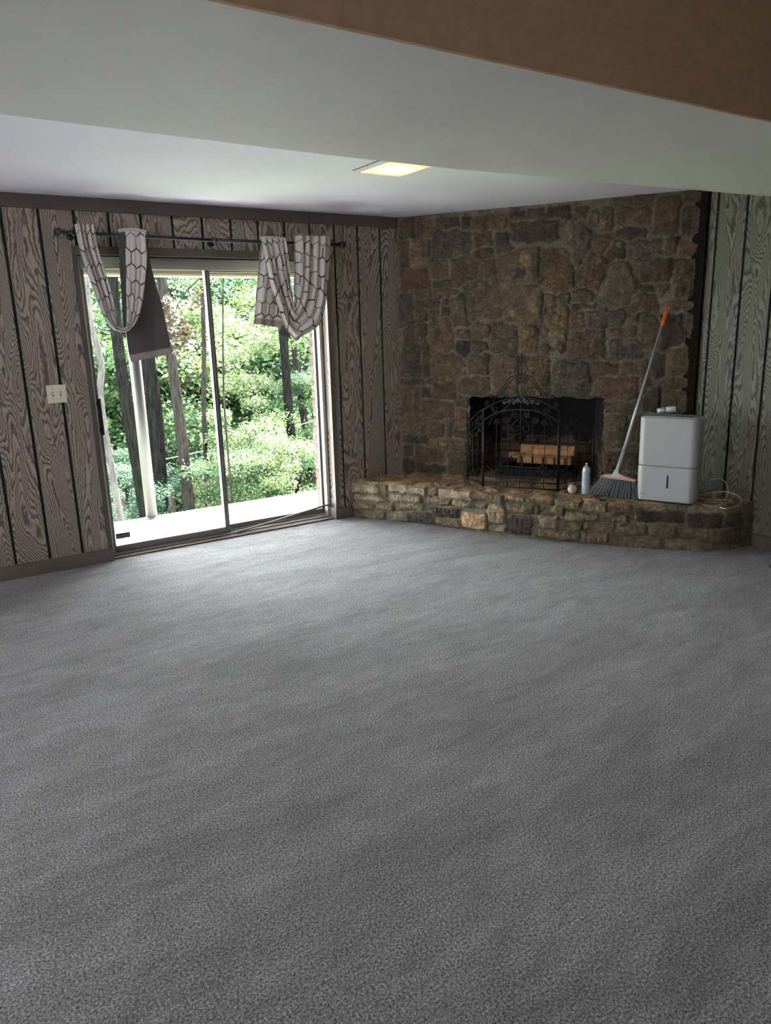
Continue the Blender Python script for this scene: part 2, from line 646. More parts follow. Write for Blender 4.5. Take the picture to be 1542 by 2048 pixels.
MT['splitwood'] = simple('split_firewood', (0.46, 0.23, 0.095), 0.8, var=0.35, vscale=25, bump=0.5, bscale=50)
MT['barklog'] = bark_mat('log_bark', (0.05, 0.035, 0.025), (0.14, 0.10, 0.075))
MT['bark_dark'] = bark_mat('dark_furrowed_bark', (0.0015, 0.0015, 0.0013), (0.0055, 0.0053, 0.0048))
MT['bark_mid'] = bark_mat('grey_brown_bark', (0.004, 0.0035, 0.003), (0.016, 0.014, 0.012))
MT['bark_pale'] = bark_mat('pale_grey_bark', (0.018, 0.016, 0.014), (0.05, 0.044, 0.040))
MT['leaf_a'] = leaf_mat('mid_green_leaves', [(0.0, (0.035, 0.10, 0.035)), (0.45, (0.08, 0.21, 0.065)), (0.8, (0.16, 0.31, 0.10)), (1.0, (0.34, 0.42, 0.17))])
MT['leaf_b'] = leaf_mat('bluish_green_leaves', [(0.0, (0.025, 0.085, 0.045)), (0.5, (0.065, 0.19, 0.10)), (1.0, (0.22, 0.38, 0.24))])
MT['leaf_c'] = leaf_mat('yellow_green_leaves', [(0.0, (0.08, 0.18, 0.04)), (0.5, (0.22, 0.36, 0.12)), (1.0, (0.60, 0.58, 0.34))])  # palest leaves brightened to stand in for glossy sun highlights
MT['leaf_dead'] = leaf_mat('withered_brown_leaves', [(0.0, (0.12, 0.06, 0.03)), (1.0, (0.30, 0.17, 0.08))], 0.25)
MT['ground'] = simple('leafy_forest_floor', (0.09, 0.14, 0.04), 0.95, var=0.6, vscale=1.2, bump=0.8, bscale=4, bdist=0.1)
MT['lampface'] = emit_mat('warm_frosted_lens', (1, 0.8, 0.5), 0.42)
MT['sticker'] = simple('navy_sticker', (0.05, 0.06, 0.12), 0.5)
MT['sticker_ink'] = simple('pale_sticker_print', (0.45, 0.45, 0.5), 0.5)
MT['slot'] = simple('dark_indicator_slot', (0.015, 0.012, 0.012), 0.3)
MT['label_white'] = simple('white_label', (0.7, 0.72, 0.74), 0.5)
MT['lint'] = simple('cream_lint', (0.55, 0.52, 0.42), 1.0)
MT['rope'] = simple('pale_rope', (0.62, 0.60, 0.55), 0.8)
MT['oldwood'] = simple('old_fence_wood', (0.020, 0.013, 0.008), 0.9, var=0.3, vscale=10)

# ------------------------------------------------------------------ numpy helpers for stone work
rng = np.random.default_rng(7)


def wob(x, y, amp, freq, seed):
    r = np.random.default_rng(seed)
    o = np.zeros_like(x)
    for i in range(7):
        a = r.uniform(0, 2 * PI)
        f = freq * r.uniform(0.5, 1.9)
        o += np.sin((x * math.cos(a) + y * math.sin(a)) * f * 2 * PI + r.uniform(0, 2 * PI))
    return o * amp / 3.0


def stonework(T, Z, stones, edge=0.013, depth=0.028, seed=3, mortar=(0.205, 0.168, 0.132), margin=1.10, wamp=0.008, mute=0.0, tint=(1.36, 1.32, 1.26)):
    """stones: list (t, z, half_w, half_h, tilt, colour). Returns height and colour per grid point."""
    Tw = T + wob(T, Z, wamp, 7.0, seed) + wob(T, Z, wamp * 0.35, 25.0, seed + 1)
    Zw = Z + wob(T, Z, wamp, 7.0, seed + 2) + wob(T, Z, wamp * 0.35, 25.0, seed + 3)
    d1 = np.full(T.shape, 1e9)
    d2 = np.full(T.shape, 1e9)
    id1 = np.zeros(T.shape, int)
    for i, (t, z, w, h, tl, c) in enumerate(stones):
        dx, dy = Tw - t, Zw - z
        ca, sa = math.cos(tl), math.sin(tl)
        u = (dx * ca + dy * sa)
        v = (-dx * sa + dy * ca)
        m = min(w, h)
        # signed distance-like metric to a rounded box
        qx, qy = np.abs(u) - w, np.abs(v) - h
        r = 0.35 * m
        sd = np.hypot(np.maximum(qx + r, 0), np.maximum(qy + r, 0)) + np.minimum(np.maximum(qx, qy) + r, 0) - r
        better = sd < d1
        d2 = np.where(better, d1, np.minimum(d2, sd))
        id1 = np.where(better, i, id1)
        d1 = np.where(better, sd, d1)
    gap = (d2 - d1) * 0.5
    inside = np.minimum(gap - edge * 0.42, 0.010 - d1)       # >0 inside the stone
    s = np.clip(inside / edge, 0, 1)
    s = s * s * (3 - 2 * s)
    r = np.random.default_rng(seed + 11)
    n = len(stones)
    hs = r.uniform(0.65, 1.25, n)
    tx, tz = r.uniform(-0.10, 0.10, n), r.uniform(-0.12, 0.12, n)
    S = np.array([(a[0], a[1]) for a in stones])
    hh = depth * hs[id1] + (Tw - S[id1, 0]) * tx[id1] + (Zw - S[id1, 1]) * tz[id1]
    dome = np.clip(inside / 0.05, 0, 1) ** 0.5 * 0.010
    rough = wob(T, Z, 0.0022, 22, seed + 5) + wob(T, Z, 0.0012, 60, seed + 6)
    height = s * (hh + dome + rough * 1.3) + (1 - s) * wob(T, Z, 0.0022, 14, seed + 7)
    C = np.array([a[5] for a in stones])
    C = C * (1 - mute) + np.array([0.098, 0.076, 0.058]) * mute
    C = C * np.array(tint)
    col = C[id1] * s[..., None] + np.array(mortar) * (1 - s[..., None])
    return height, col, s


BR = [(0.105, 0.078, 0.056), (0.125, 0.088, 0.060), (0.092, 0.072, 0.058), (0.115, 0.080, 0.064), (0.085, 0.066, 0.054), (0.13, 0.098, 0.066), (0.10, 0.080, 0.066)]
DK = (0.055, 0.044, 0.040)
GY = (0.095, 0.080, 0.074)
TN = (0.27, 0.19, 0.11)
RD = (0.135, 0.082, 0.062)
YL = (0.17, 0.125, 0.062)
OR_ = (0.13, 0.085, 0.045)

# stones of the chimney wall, boxes read from the picture (crop origin, scale)
_st = []


def crop(ox, oy, sc, rows):
    for r in rows:
        x0, y0, x1, y1 = r[:4]
        c = r[4] if len(r) > 4 else None
        tl = r[5] if len(r) > 5 else 0.0
        cx, cy = ox + (x0 + x1) / 2 / sc, oy + (y0 + y1) / 2 / sc
        t, z = atF(cx, cy)
        tl_, _ = atF(ox + x0 / sc, cy)
        tr_, _ = atF(ox + x1 / sc, cy)
        _, zt = atF(cx, oy + y0 / sc)
        _, zb = atF(cx, oy + y1 / sc)
        _st.append((t, z, (tr_ - tl_) / 2, (zt - zb) / 2, tl, c if c else BR[len(_st) * 5 % 7]))


crop(790, 400, 4.819, [
    (50, 190, 205, 375), (210, 200, 390, 370, RD), (60, 390, 150, 650), (140, 400, 285, 650, TN), (292, 400, 352, 550), (355, 290, 735, 560, GY),
    (390, 185, 630, 275), (640, 170, 745, 290, DK), (750, 160, 1080, 290), (750, 325, 950, 445), (968, 310, 1145, 545, DK),
    (1095, 205, 1570, 410, DK), (1095, 130, 1260, 190), (1268, 90, 1440, 180), (1450, 70, 1690, 190, DK), (315, 590, 515, 750),
    (545, 500, 970, 800, (0.095, 0.066, 0.045), 0.18), (990, 480, 1400, 800, (0.135, 0.10, 0.075)), (60, 675, 335, 870, RD), (375, 775, 540, 850), (185, 885, 370, 940),
    (385, 870, 610, 950, OR_), (52, 905, 190, 1235, GY), (205, 970, 430, 1040), (450, 955, 515, 1015), (530, 905, 735, 1260),
    (660, 745, 1020, 1185, (0.12, 0.093, 0.072)), (1045, 825, 1430, 1230, (0.15, 0.112, 0.075)), (1400, 480, 1745, 880, OR_), (1440, 900, 1570, 1060)])
crop(1100, 370, 4.819, [
    (190, 370, 400, 800, GY, -0.35), (235, 220, 365, 350), (345, 250, 475, 480, None, -0.3), (495, 230, 605, 470), (640, 215, 960, 400, (0.14, 0.10, 0.065)),
    (650, 405, 910, 520, DK), (615, 140, 790, 205), (800, 100, 1010, 210), (1000, 120, 1260, 490, (0.10, 0.066, 0.040)), (1240, 190, 1520, 480, (0.075, 0.062, 0.050)),
    (1290, 70, 1530, 180), (400, 490, 590, 640, OR_, 0.4), (570, 550, 730, 720, DK), (745, 545, 1090, 680, GY, 0.06), (1100, 500, 1220, 670), (1240, 560, 1520, 690, RD),
    (280, 680, 540, 990, RD, -0.45), (560, 750, 840, 1180, (0.11, 0.088, 0.07)), (770, 720, 850, 900), (875, 720, 1170, 940), (1195, 710, 1520, 1095, (0.095, 0.072, 0.05)),
    (850, 960, 990, 1030), (1020, 960, 1160, 1110)])
crop(1100, 580, 4.819, [
    (50, 30, 200, 130), (205, 0, 420, 120), (210, 135, 440, 190), (-50, 160, 180, 480, YL), (190, 235, 325, 400, (0.17, 0.105, 0.065)), (360, 190, 730, 370, GY),
    (740, 40, 1060, 215), (755, 220, 860, 330), (1060, 0, 1165, 110), (1170, 95, 1430, 185, RD), (180, 395, 545, 685, (0.105, 0.075, 0.062)), (545, 345, 830, 450),
    (560, 480, 900, 680, GY), (850, 235, 1040, 560, (0.12, 0.095, 0.07), 0.2), (1045, 240, 1295, 580, DK), (1305, 230, 1460, 470), (-10, 500, 130, 610),
    (20, 695, 400, 1015, (0.085, 0.075, 0.068)), (405, 700, 655, 820, RD), (690, 670, 960, 830), (965, 620, 1110, 850, DK), (1115, 525, 1425, 820, (0.125, 0.095, 0.055)),
    (415, 835, 850, 1060, RD), (865, 850, 980, 1010), (1065, 835, 1410, 960), (1075, 975, 1400, 1215, (0.09, 0.075, 0.05)), (905, 930, 1055, 1180, DK)])
crop(790, 600, 4.819, [
    (205, 100, 330, 205), (340, 95, 430, 230), (450, 65, 530, 160), (90, 235, 320, 480), (330, 180, 580, 510, (0.15, 0.108, 0.065)), (585, 250, 730, 380), (580, 385, 720, 555, DK),
    (745, 210, 935, 380, None, -0.2), (770, 140, 930, 205), (735, 390, 890, 495), (910, 190, 1200, 500, (0.10, 0.078, 0.066)), (1195, 195, 1385, 515, (0.155, 0.105, 0.062)),
    (1410, 60, 1540, 160), (1415, 230, 1580, 375), (1405, 425, 1560, 515), (72, 490, 255, 750), (272, 500, 340, 730), (360, 510, 660, 785, (0.125, 0.092, 0.056)),
    (700, 530, 910, 730), (632, 680, 700, 735), (925, 535, 1200, 925, (0.12, 0.085, 0.07)), (1215, 540, 1500, 925, (0.125, 0.09, 0.058)),
    (72, 765, 300, 815), (308, 770, 365, 820), (370, 785, 600, 960, (0.11, 0.074, 0.058)), (600, 735, 930, 920)])
crop(790, 780, 9.6375, [
    (145, -40, 355, 430, RD), (375, -50, 480, 430), (500, -60, 730, 150, DK), (540, 190, 1150, 555, (0.12, 0.084, 0.066)), (1160, 90, 1420, 335), (1175, 360, 1400, 725, RD),
    (150, 485, 490, 820, (0.155, 0.11, 0.07)), (530, 460, 605, 620), (480, 650, 620, 860), (625, 620, 950, 910), (965, 560, 1140, 900), (1145, 750, 1400, 930),
    (165, 865, 640, 1010, DK), (700, 950, 1040, 1120, (0.17, 0.125, 0.08)), (1095, 985, 1380, 1145), (200, 1070, 385, 1250, DK), (420, 1100, 970, 1380, (0.125, 0.085, 0.056)),
    (1055, 1200, 1400, 1640, (0.09, 0.072, 0.05)), (175, 1300, 400, 1600, DK), (425, 1420, 980, 1570, DK)])
crop(1180, 760, 6.425, [
    (195, 275, 590, 430), (195, 440, 480, 880), (485, 450, 690, 800), (175, 905, 400, 1190, RD), (420, 820, 640, 1140), (700, 440, 1020, 900), (1030, 440, 1400, 780),
    (650, 920, 1000, 1250), (1020, 800, 1400, 1150), (200, 1200, 620, 1520), (640, 1260, 1040, 1560), (1050, 1170, 1400, 1520), (1060, 1530, 1400, 1700)])

# ------------------------------------------------------------------ structure: floor
x0r, y1r = -2.3, -6.9
mb = MB()
mb.box((x0r, y1r, -0.10), (XW + 0.15, 0.0, 0.0))
mb.box((DX0, 0.0, -0.10), (DX1, 0.03, 0.0))
floor = struct(mb.build('floor', MT['carpet']))

# ------------------------------------------------------------------ structure: door wall in grooved plywood
GD, GW = 0.010, 0.018
TOPB = 2.245          # underside of the ceiling board


def panel_strips(mb, a0, a1, z0, z1, axis, plane, sign, first, gap=GW, mi=0):
    """plates between grooves; axis 'x' (door wall) or 'y' (right wall)"""
    k = math.floor((a0 - first) / GS) - 1
    while first + k * GS < a1:
        s0, s1 = max(a0, first + k * GS + gap / 2), min(a1, first + (k + 1) * GS - gap / 2)
        if first + k * GS < a0 and s0 < a0 + 1e-6:
            s0 = a0
        if s1 - s0 > 0.004:
            if axis == 'x':
                mb.box((s0, plane, z0), (s1, plane + sign * GD, z1), mi)
            else:
                mb.box((plane, s0, z0), (plane + sign * GD, s1, z1), mi)
        k += 1


mb = MB()
mb.box((x0r, GD, 0), (DX0, 0.16, H), 1)
mb.box((DX1, GD, 0), (XC + 0.5, 0.16, H), 1)
mb.box((DX0, GD, DZ1), (DX1, 0.16, H), 1)
panel_strips(mb, x0r, DX0, 0, TOPB, 'x', 0.0, 1, GX0)
panel_strips(mb, DX0, DX1, DZ1, TOPB, 'x', 0.0, 1, GX0)
panel_strips(mb, DX1, XC + 0.02, 0, TOPB, 'x', 0.0, 1, GX0)
mb.box((DX1 - 0.006, 0.010, 0), (DX1, 0.16, DZ1), 0)      # plywood lining of the door reveal
wall_back = struct(mb.build('wall_back', [MT['ply'], MT['groove']]))

mb = MB()
mb.box((x0r, -0.019, TOPB), (XC - 0.01, GD, H))
struct(mb.build('trim_1', MT['trim'], bevel=0.002))       # board along the ceiling
mb = MB()
mb.box((DX0 - 0.028, -0.012, 0.085), (DX0, 0.15, DZ1 + 0.0))
struct(mb.build('trim_2', MT['trim'], bevel=0.002))       # left door casing
mb = MB()
mb.box((DX0 - 0.028, -0.012, DZ1), (DX1 + 0.022, 0.15, DZ1 + 0.052))
struct(mb.build('trim_3', MT['trim'], bevel=0.002))       # board above the door
mb = MB()
mb.box((DX1 - 0.012, -0.012, 0.085), (DX1 + 0.026, 0.014, DZ1))
struct(mb.build('trim_4', MT['base'], bevel=0.002))       # right door casing
mb = MB()
mb.box((x0r, -0.020, 0), (DX0 + 0.002, GD, 0.088))
struct(mb.build('baseboard_left', MT['base'], bevel=0.003))
mb = MB()
mb.box((DX1 - 0.012, -0.020, 0), (2.955, GD, 0.088))
mb.box((DX1 - 0.018, -0.018, 0), (DX1, 0.085, 0.088))
struct(mb.build('baseboard_back', MT['base'], bevel=0.003))
mb = MB()
mb.box((DX0, 0.012, 0.0), (DX1 - 0.018, 0.085, 0.010))
struct(mb.build('trim_5', simple('rusty_tack_strip', (0.10, 0.058, 0.042), 0.8, var=0.2)))

# right wall
RG = -1.981
mb = MB()
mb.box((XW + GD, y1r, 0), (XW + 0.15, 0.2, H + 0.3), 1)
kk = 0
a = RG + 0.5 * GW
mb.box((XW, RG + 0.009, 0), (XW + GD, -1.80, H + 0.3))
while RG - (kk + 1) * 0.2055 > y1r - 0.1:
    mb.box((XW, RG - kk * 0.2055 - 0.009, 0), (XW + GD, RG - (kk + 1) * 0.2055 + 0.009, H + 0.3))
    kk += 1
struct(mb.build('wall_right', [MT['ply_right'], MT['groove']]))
mb = MB()
mb.box((XW - 0.020, y1r, 0), (XW + GD, -2.43, 0.088))
struct(mb.build('baseboard_right', MT['base'], bevel=0.003))
mb = MB()
mb.box((XW - 0.028, -1.925, HEARTH), (XW + 0.01, -1.80, H))
MT['dark_board'] = simple('dark_stained_board', (0.011, 0.008, 0.0065), 0.9, var=0.3, vscale=12, spec=0.1)
struct(mb.build('trim_6', MT['dark_board']))                     # dark board beside the stone

# left and camera-side walls
mb = MB()
LY0, LY1, LZ0, LZ1 = -3.0, -2.0, 1.20, 1.95
mb.box((x0r - 0.12, y1r, 0), (x0r, LY0, H + 0.3))
mb.box((x0r - 0.12, LY1, 0), (x0r, 0.16, H + 0.3))
mb.box((x0r - 0.12, LY0, 0), (x0r, LY1, LZ0))
mb.box((x0r - 0.12, LY0, LZ1), (x0r, LY1, H + 0.3))
struct(mb.build('wall_left', MT['ply']))
mb = MB()
WX0, WX1, WZ0, WZ1 = -0.28, 0.28, 1.3, 1.8
mb.box((x0r - 0.12, y1r - 0.12, 0), (WX0, y1r, H + 0.3))
mb.box((WX1, y1r - 0.12, 0), (XW + 0.15, y1r, H + 0.3))
mb.box((WX0, y1r - 0.12, 0), (WX1, y1r, WZ0))
mb.box((WX0, y1r - 0.12, WZ1), (WX1, y1r, H + 0.3))
struct(mb.build('wall_front', MT['ply']))

mb = MB()      # unseen window added behind the camera to fill the room with light
n_w = 2
for i in range(n_w + 1):
    xx = WX0 + (WX1 - WX0) * i / n_w
    mb.box((xx - 0.025, y1r - 0.09, WZ0), (xx + 0.025, y1r - 0.03, WZ1))
mb.box((WX0, y1r - 0.09, WZ0), (WX1, y1r - 0.03, WZ0 + 0.05))
mb.box((WX0, y1r - 0.09, WZ1 - 0.05), (WX1, y1r - 0.03, WZ1))
struct(mb.build('fill_window_1', MT['trim']))
mb = MB()      # small unseen window added high in the left wall for fill light
for yy in (LY0, (LY0 + LY1) / 2, LY1):
    mb.box((x0r - 0.09, yy - 0.02, LZ0), (x0r - 0.03, yy + 0.02, LZ1))
mb.box((x0r - 0.09, LY0, LZ0), (x0r - 0.03, LY1, LZ0 + 0.04))
mb.box((x0r - 0.09, LY0, LZ1 - 0.04), (x0r - 0.03, LY1, LZ1))
struct(mb.build('fill_window_2', MT['trim']))

# ceiling, soffit and beam face
mb = MB()
mb.box((x0r - 0.12, -2.75, H), (XW + 0.15, 0.16, H + 0.30))
mb.box((x0r - 0.12, y1r - 0.12, H + 0.30), (XW + 0.15, 0.16, H + 0.36))
ceiling = struct(mb.build('ceiling', MT['ceil']))
mb = MB()
xs = [x0r - 0.12, 0.35, 0.77, 1.30, 1.62, 1.97, 2.47, 3.37, 3.91, XW + 0.1]
ya = [-2.66, -2.631, -2.611, -2.591, -2.587, -2.590, -2.626, -2.699, -2.745, -2.79]
yb = [-3.60] * 10
SZ = 2.10
for i in range(9):
    vs = [(xs[i], ya[i], SZ), (xs[i + 1], ya[i + 1], SZ), (xs[i + 1], yb[i + 1], SZ), (xs[i], yb[i], SZ),
          (xs[i], ya[i], H + 0.3), (xs[i + 1], ya[i + 1], H + 0.3), (xs[i + 1], yb[i + 1], H + 0.3), (xs[i], yb[i], H + 0.3)]
    mb.add(vs, [(0, 1, 2, 3), (0, 4, 5, 1), (3, 2, 6, 7)])
struct(mb.build('trim_7', MT['soffit']), 'white painted underside of the dropped soffit', 'soffit')
mb = MB()
mb.box((x0r - 0.12, -3.612, SZ + 0.0005), (XW + 0.1, -3.60, H + 0.3))
struct(mb.build('trim_8', MT['brown']), 'orange brown face of the dropped soffit', 'beam')

# ------------------------------------------------------------------ structure: stone chimney wall
T1 = 2.215
OT0, OT1, OZ1 = 0.597, 1.633, 0.945
step = 0.0065
ts = np.arange(-0.02, T1 + step, step)
zs = np.arange(HEARTH - 0.03, H + 0.004, step)
T, Z = np.meshgrid(ts, zs)
hgt, colr, msk = stonework(T, Z, _st, mute=0.35, edge=0.012, depth=0.014, seed=21, margin=1.1, wamp=0.007)
# tan chips on a few stones
def blotch(col, T, Z, px, py, rad, c, seed, s):
    t, z = atF(px, py)
    d = np.hypot((T - t), (Z - z) * 1.2) + wob(T, Z, rad * 0.35, 18, seed)
    f = np.clip((rad - d) / (rad * 0.35), 0, 1)[..., None] * s[..., None] * 0.85
    return col * (1 - f) + np.array(c) * f


for (px, py, rad, c) in [(1052, 521, 0.06, TN), (1040, 548, 0.05, DK), (831, 521, 0.05, TN), (1066, 616, 0.05, TN), (1022, 626, 0.04, TN), (845, 683, 0.05, (0.2, 0.15, 0.11)),
                         (888, 654, 0.05, (0.2, 0.15, 0.1)), (885, 886, 0.022, (0.42, 0.31, 0.16)), (808, 848, 0.02, TN), (1118, 648, 0.05, YL), (1048, 672, 0.05, TN), (924, 697, 0.05, DK),
                         (902, 728, 0.02, (0.24, 0.13, 0.06)), (884, 862, 0.02, (0.25, 0.2, 0.15)), (1200, 446, 0.05, TN), (1238, 490, 0.02, (0.3, 0.24, 0.14))]:
    colr = blotch(colr, T, Z, px, py, rad, c, int(px), msk)
edge_t = np.minimum(np.abs(T - OT0), np.abs(T - OT1))
off = hgt + 0.008
P = np.zeros(T.shape + (3,))
jag = wob(T, Z, 0.006, 9, 91)
P[..., 0] = XC + FD.x * T - FN.x * off
P[..., 1] = FD.y * T - FN.y * off
P[..., 2] = Z
Tc, Zc = (T[:-1, :-1] + step / 2), (Z[:-1, :-1] + step / 2)
jx = jag[:-1, :-1]
hole = (Tc > OT0 + jx) & (Tc < OT1 + jx) & (Zc < OZ1 + jx * 1.2)
wall_fire = struct(grid_obj('wall_fireplace', P, ~hole, MT['stone'], color=colr), 'brown fieldstone chimney wall across the corner', 'stone wall')
mb = MB()   # end return of the stone where it meets the dark board
A, B = Fp(T1, HEARTH - 0.02, 0.03), Fp(T1, H, 0.03)
mb.prism([Fp(T1 - 0.004, HEARTH - 0.02, 0.026), Fp(T1 + 0.02, HEARTH - 0.02, 0.026), Fp(T1 + 0.02, H, 0.026), Fp(T1 - 0.004, H, 0.026)], FN * 0.1)
struct(mb.build('trim_9', MT['dark_board']))

# firebox
mb = MB()
bt0, bt1, bd, bz = 0.72, 1.50, 0.46, 1.02
f0, f1 = OT0 - 0.004, OT1 + 0.004
lip = -0.012
g = lambda t, z, d: Fp(t, z, -d)
zf = HEARTH + 0.004
mb.add([g(f0, zf, -0.02), g(bt0, zf, bd), g(bt0, bz, bd), g(f0, bz, -0.004)], [(0, 1, 2, 3)])
mb.add([g(f1, zf, -0.02), g(bt1, zf, bd), g(bt1, bz, bd), g(f1, bz, -0.004)], [(3, 2, 1, 0)])
mb.add([g(bt0, zf, bd), g(bt1, zf, bd), g(bt1, bz, bd), g(bt0, bz, bd)], [(0, 1, 2, 3)])
mb.add([g(f0, zf, -0.02), g(f1, zf, -0.02), g(bt1, zf, bd), g(bt0, zf, bd)], [(0, 1, 2, 3)], 1)
mb.add([g(f0, bz, -0.0), g(f1, bz, -0.0), g(bt1, bz, bd), g(bt0, bz, bd)], [(3, 2, 1, 0)], 2)
mb.add([g(f0 - 0.03, OZ1 + 0.01, 0.03), g(f1 + 0.03, OZ1 + 0.01, 0.03), g(f1 + 0.03, bz, 0.03), g(f0 - 0.03, bz, 0.03)], [(0, 1, 2, 3)], 2)
mb.add([g(f0 - 0.03, OZ1 + 0.012, -0.03), g(f1 + 0.03, OZ1 + 0.012, -0.03), g(f1 + 0.03, OZ1 + 0.012, 0.12), g(f0 - 0.03, OZ1 + 0.012, 0.12)], [(0, 1, 2, 3)], 2)
MT['soot'] = simple('black_soot', (0.008, 0.007, 0.006), 0.95)
MT['ash'] = simple('ashy_firebrick_floor', (0.12, 0.085, 0.065), 0.95, var=0.4, vscale=20)
struct(mb.build('wall_firebox', [MT['firebrick'], MT['ash'], MT['soot']]), 'sooty firebrick lining of the fireplace', 'firebox')

# ------------------------------------------------------------------ structure: raised hearth
FR = [(2.953, 0.02), (3.06, -0.20), (3.284, -0.627), (3.45, -1.03), (3.61, -1.375), (3.80, -1.66), (3.965, -1.88), (4.15, -2.12), (4.285, -2.275), (4.375, -2.355), (4.50, -2.405), (4.655, -2.425)]
BK = [(2.96, 0.02), (3.10, 0.02), (3.30, 0.02), (3.465, 0.0), (3.70, -0.37), (3.95, -0.76), (4.20, -1.15), (4.45, -1.54), (4.62, -1.80), (4.66, -1.95), (4.66, -2.2), (4.66, -2.42)]


def resample(pts, n, smooth=True):
    p = np.array(pts, float)
    if smooth:
        out = []
        q = np.vstack([2 * p[0] - p[1], p, 2 * p[-1] - p[-2]])
        for i in range(1, len(q) - 2):
            for s in np.linspace(0, 1, 12, endpoint=False):
                out.append(0.5 * (2 * q[i] + (q[i + 1] - q[i - 1]) * s + (2 * q[i - 1] - 5 * q[i] + 4 * q[i + 1] - q[i + 2]) * s ** 2 + (-q[i - 1] + 3 * q[i] - 3 * q[i + 1] + q[i + 2]) * s ** 3))
        out.append(p[-1])
        p = np.array(out)
    L = np.r_[0, np.cumsum(np.hypot(*np.diff(p, axis=0).T[:2]))]
    if p.shape[1] > 2:
        L = np.r_[0, np.cumsum(np.linalg.norm(np.diff(p, axis=0), axis=1))]
    s = np.linspace(0, L[-1], n)
    return np.stack([np.interp(s, L, p[:, i]) for i in range(p.shape[1])], 1), L[-1]


_, FL = resample(FR, 10)
nF = int(FL / 0.007)
FC, _ = resample(FR, nF)
tan = np.gradient(FC, axis=0)
tan /= np.linalg.norm(tan, axis=1)[:, None]
nout = np.stack([tan[:, 1], -tan[:, 0]], 1)
if nout[nF // 2] @ (np.array(CAM_POS)[:2] - FC[nF // 2]) < 0:
    nout = -nout
sF = np.linspace(0, FL, nF)
_px = np.array([px_of(Vector((*p, 0.15)))[0] for p in FC])
_pb = np.array([px_of(Vector((*p, 0.0)))[1] for p in FC])
_pt = np.array([px_of(Vector((*p, HEARTH)))[1] for p in FC])
_hs = []


def hcrop(ox, oy, sc, rows):
    for r in rows:
        x0, y0, x1, y1 = [v / sc for v in r[:4]]
        x0 += ox; x1 += ox; y0 += oy; y1 += oy
        s0, s1 = np.interp([x0, x1], _px[:-20], sF[:-20])
        b, t = np.interp((x0 + x1) / 2, _px[:-20], _pb[:-20]), np.interp((x0 + x1) / 2, _px[:-20], _pt[:-20])
        z0, z1 = HEARTH * (b - y1) / (b - t), HEARTH * (b - y0) / (b - t)
        c = r[4] if len(r) > 4 else [(0.165, 0.128, 0.085), (0.14, 0.105, 0.072), (0.18, 0.14, 0.098), (0.125, 0.098, 0.068), (0.15, 0.12, 0.082)][len(_hs) % 5]
        _hs.append(((s0 + s1) / 2, (z0 + z1) / 2, (s1 - s0) / 2, (z1 - z0) / 2, 0.0, c))


TNH = (0.23, 0.19, 0.14)
hcrop(690, 930, 3.761, [
    (60, 145, 265, 205, TNH), (270, 150, 325, 235), (330, 160, 620, 215, TNH), (80, 225, 295, 275, TNH), (335, 220, 570, 275, TNH), (60, 285, 210, 330), (250, 290, 360, 340), (390, 285, 580, 335),
    (80, 350, 305, 395), (315, 360, 475, 415), (500, 350, 655, 430, DK), (630, 180, 700, 230), (705, 190, 970, 260, TNH), (600, 250, 790, 300), (640, 315, 855, 390, DK),
    (810, 265, 965, 310), (690, 405, 865, 460), (870, 365, 1065, 475, (0.30, 0.21, 0.13)), (975, 205, 1190, 275), (985, 282, 1065, 315), (1075, 305, 1200, 445, (0.22, 0.17, 0.11)), (1085, 455, 1220, 495),
    (1200, 225, 1350, 275), (1220, 290, 1420, 360), (1230, 390, 1405, 515, DK), (1370, 240, 1560, 295), (1420, 312, 1560, 365)])
hcrop(1080, 940, 3.586, [
    (110, 200, 290, 270), (0, 270, 170, 315), (0, 335, 130, 420, (0.19, 0.14, 0.10)), (295, 235, 470, 305, TNH), (485, 250, 640, 310), (185, 302, 415, 362, TNH), (450, 322, 620, 375), (140, 375, 300, 435),
    (0, 440, 280, 490), (300, 445, 500, 510), (330, 392, 530, 430), (550, 402, 770, 465), (505, 475, 865, 550, (0.14, 0.105, 0.075)), (690, 292, 1030, 368, DK), (780, 392, 970, 480),
    (1050, 315, 1300, 405, DK), (1030, 448, 1260, 495), (920, 510, 1250, 575), (1330, 310, 1480, 400, DK), (1290, 430, 1470, 520, DK)])
zz = np.arange(0, HEARTH + 0.001, 0.0065)
S_, Zh = np.meshgrid(sF, zz)
hh, hc, hm = stonework(S_, Zh, _hs, edge=0.010, depth=0.024, seed=45, mortar=(0.20, 0.18, 0.125), wamp=0.0045)
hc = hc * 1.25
offh = hh - 0.012
taper = np.clip((HEARTH - Zh) / 0.02, 0, 1)
Ph = np.zeros(S_.shape + (3,))
Ph[..., 0] = FC[None, :, 0] + nout[None, :, 0] * offh
Ph[..., 1] = FC[None, :, 1] + nout[None, :, 1] * offh
Ph[..., 1] = np.where(S_ < 0.05, np.minimum(Ph[..., 1], 0.03), Ph[..., 1])
Ph[..., 2] = Zh
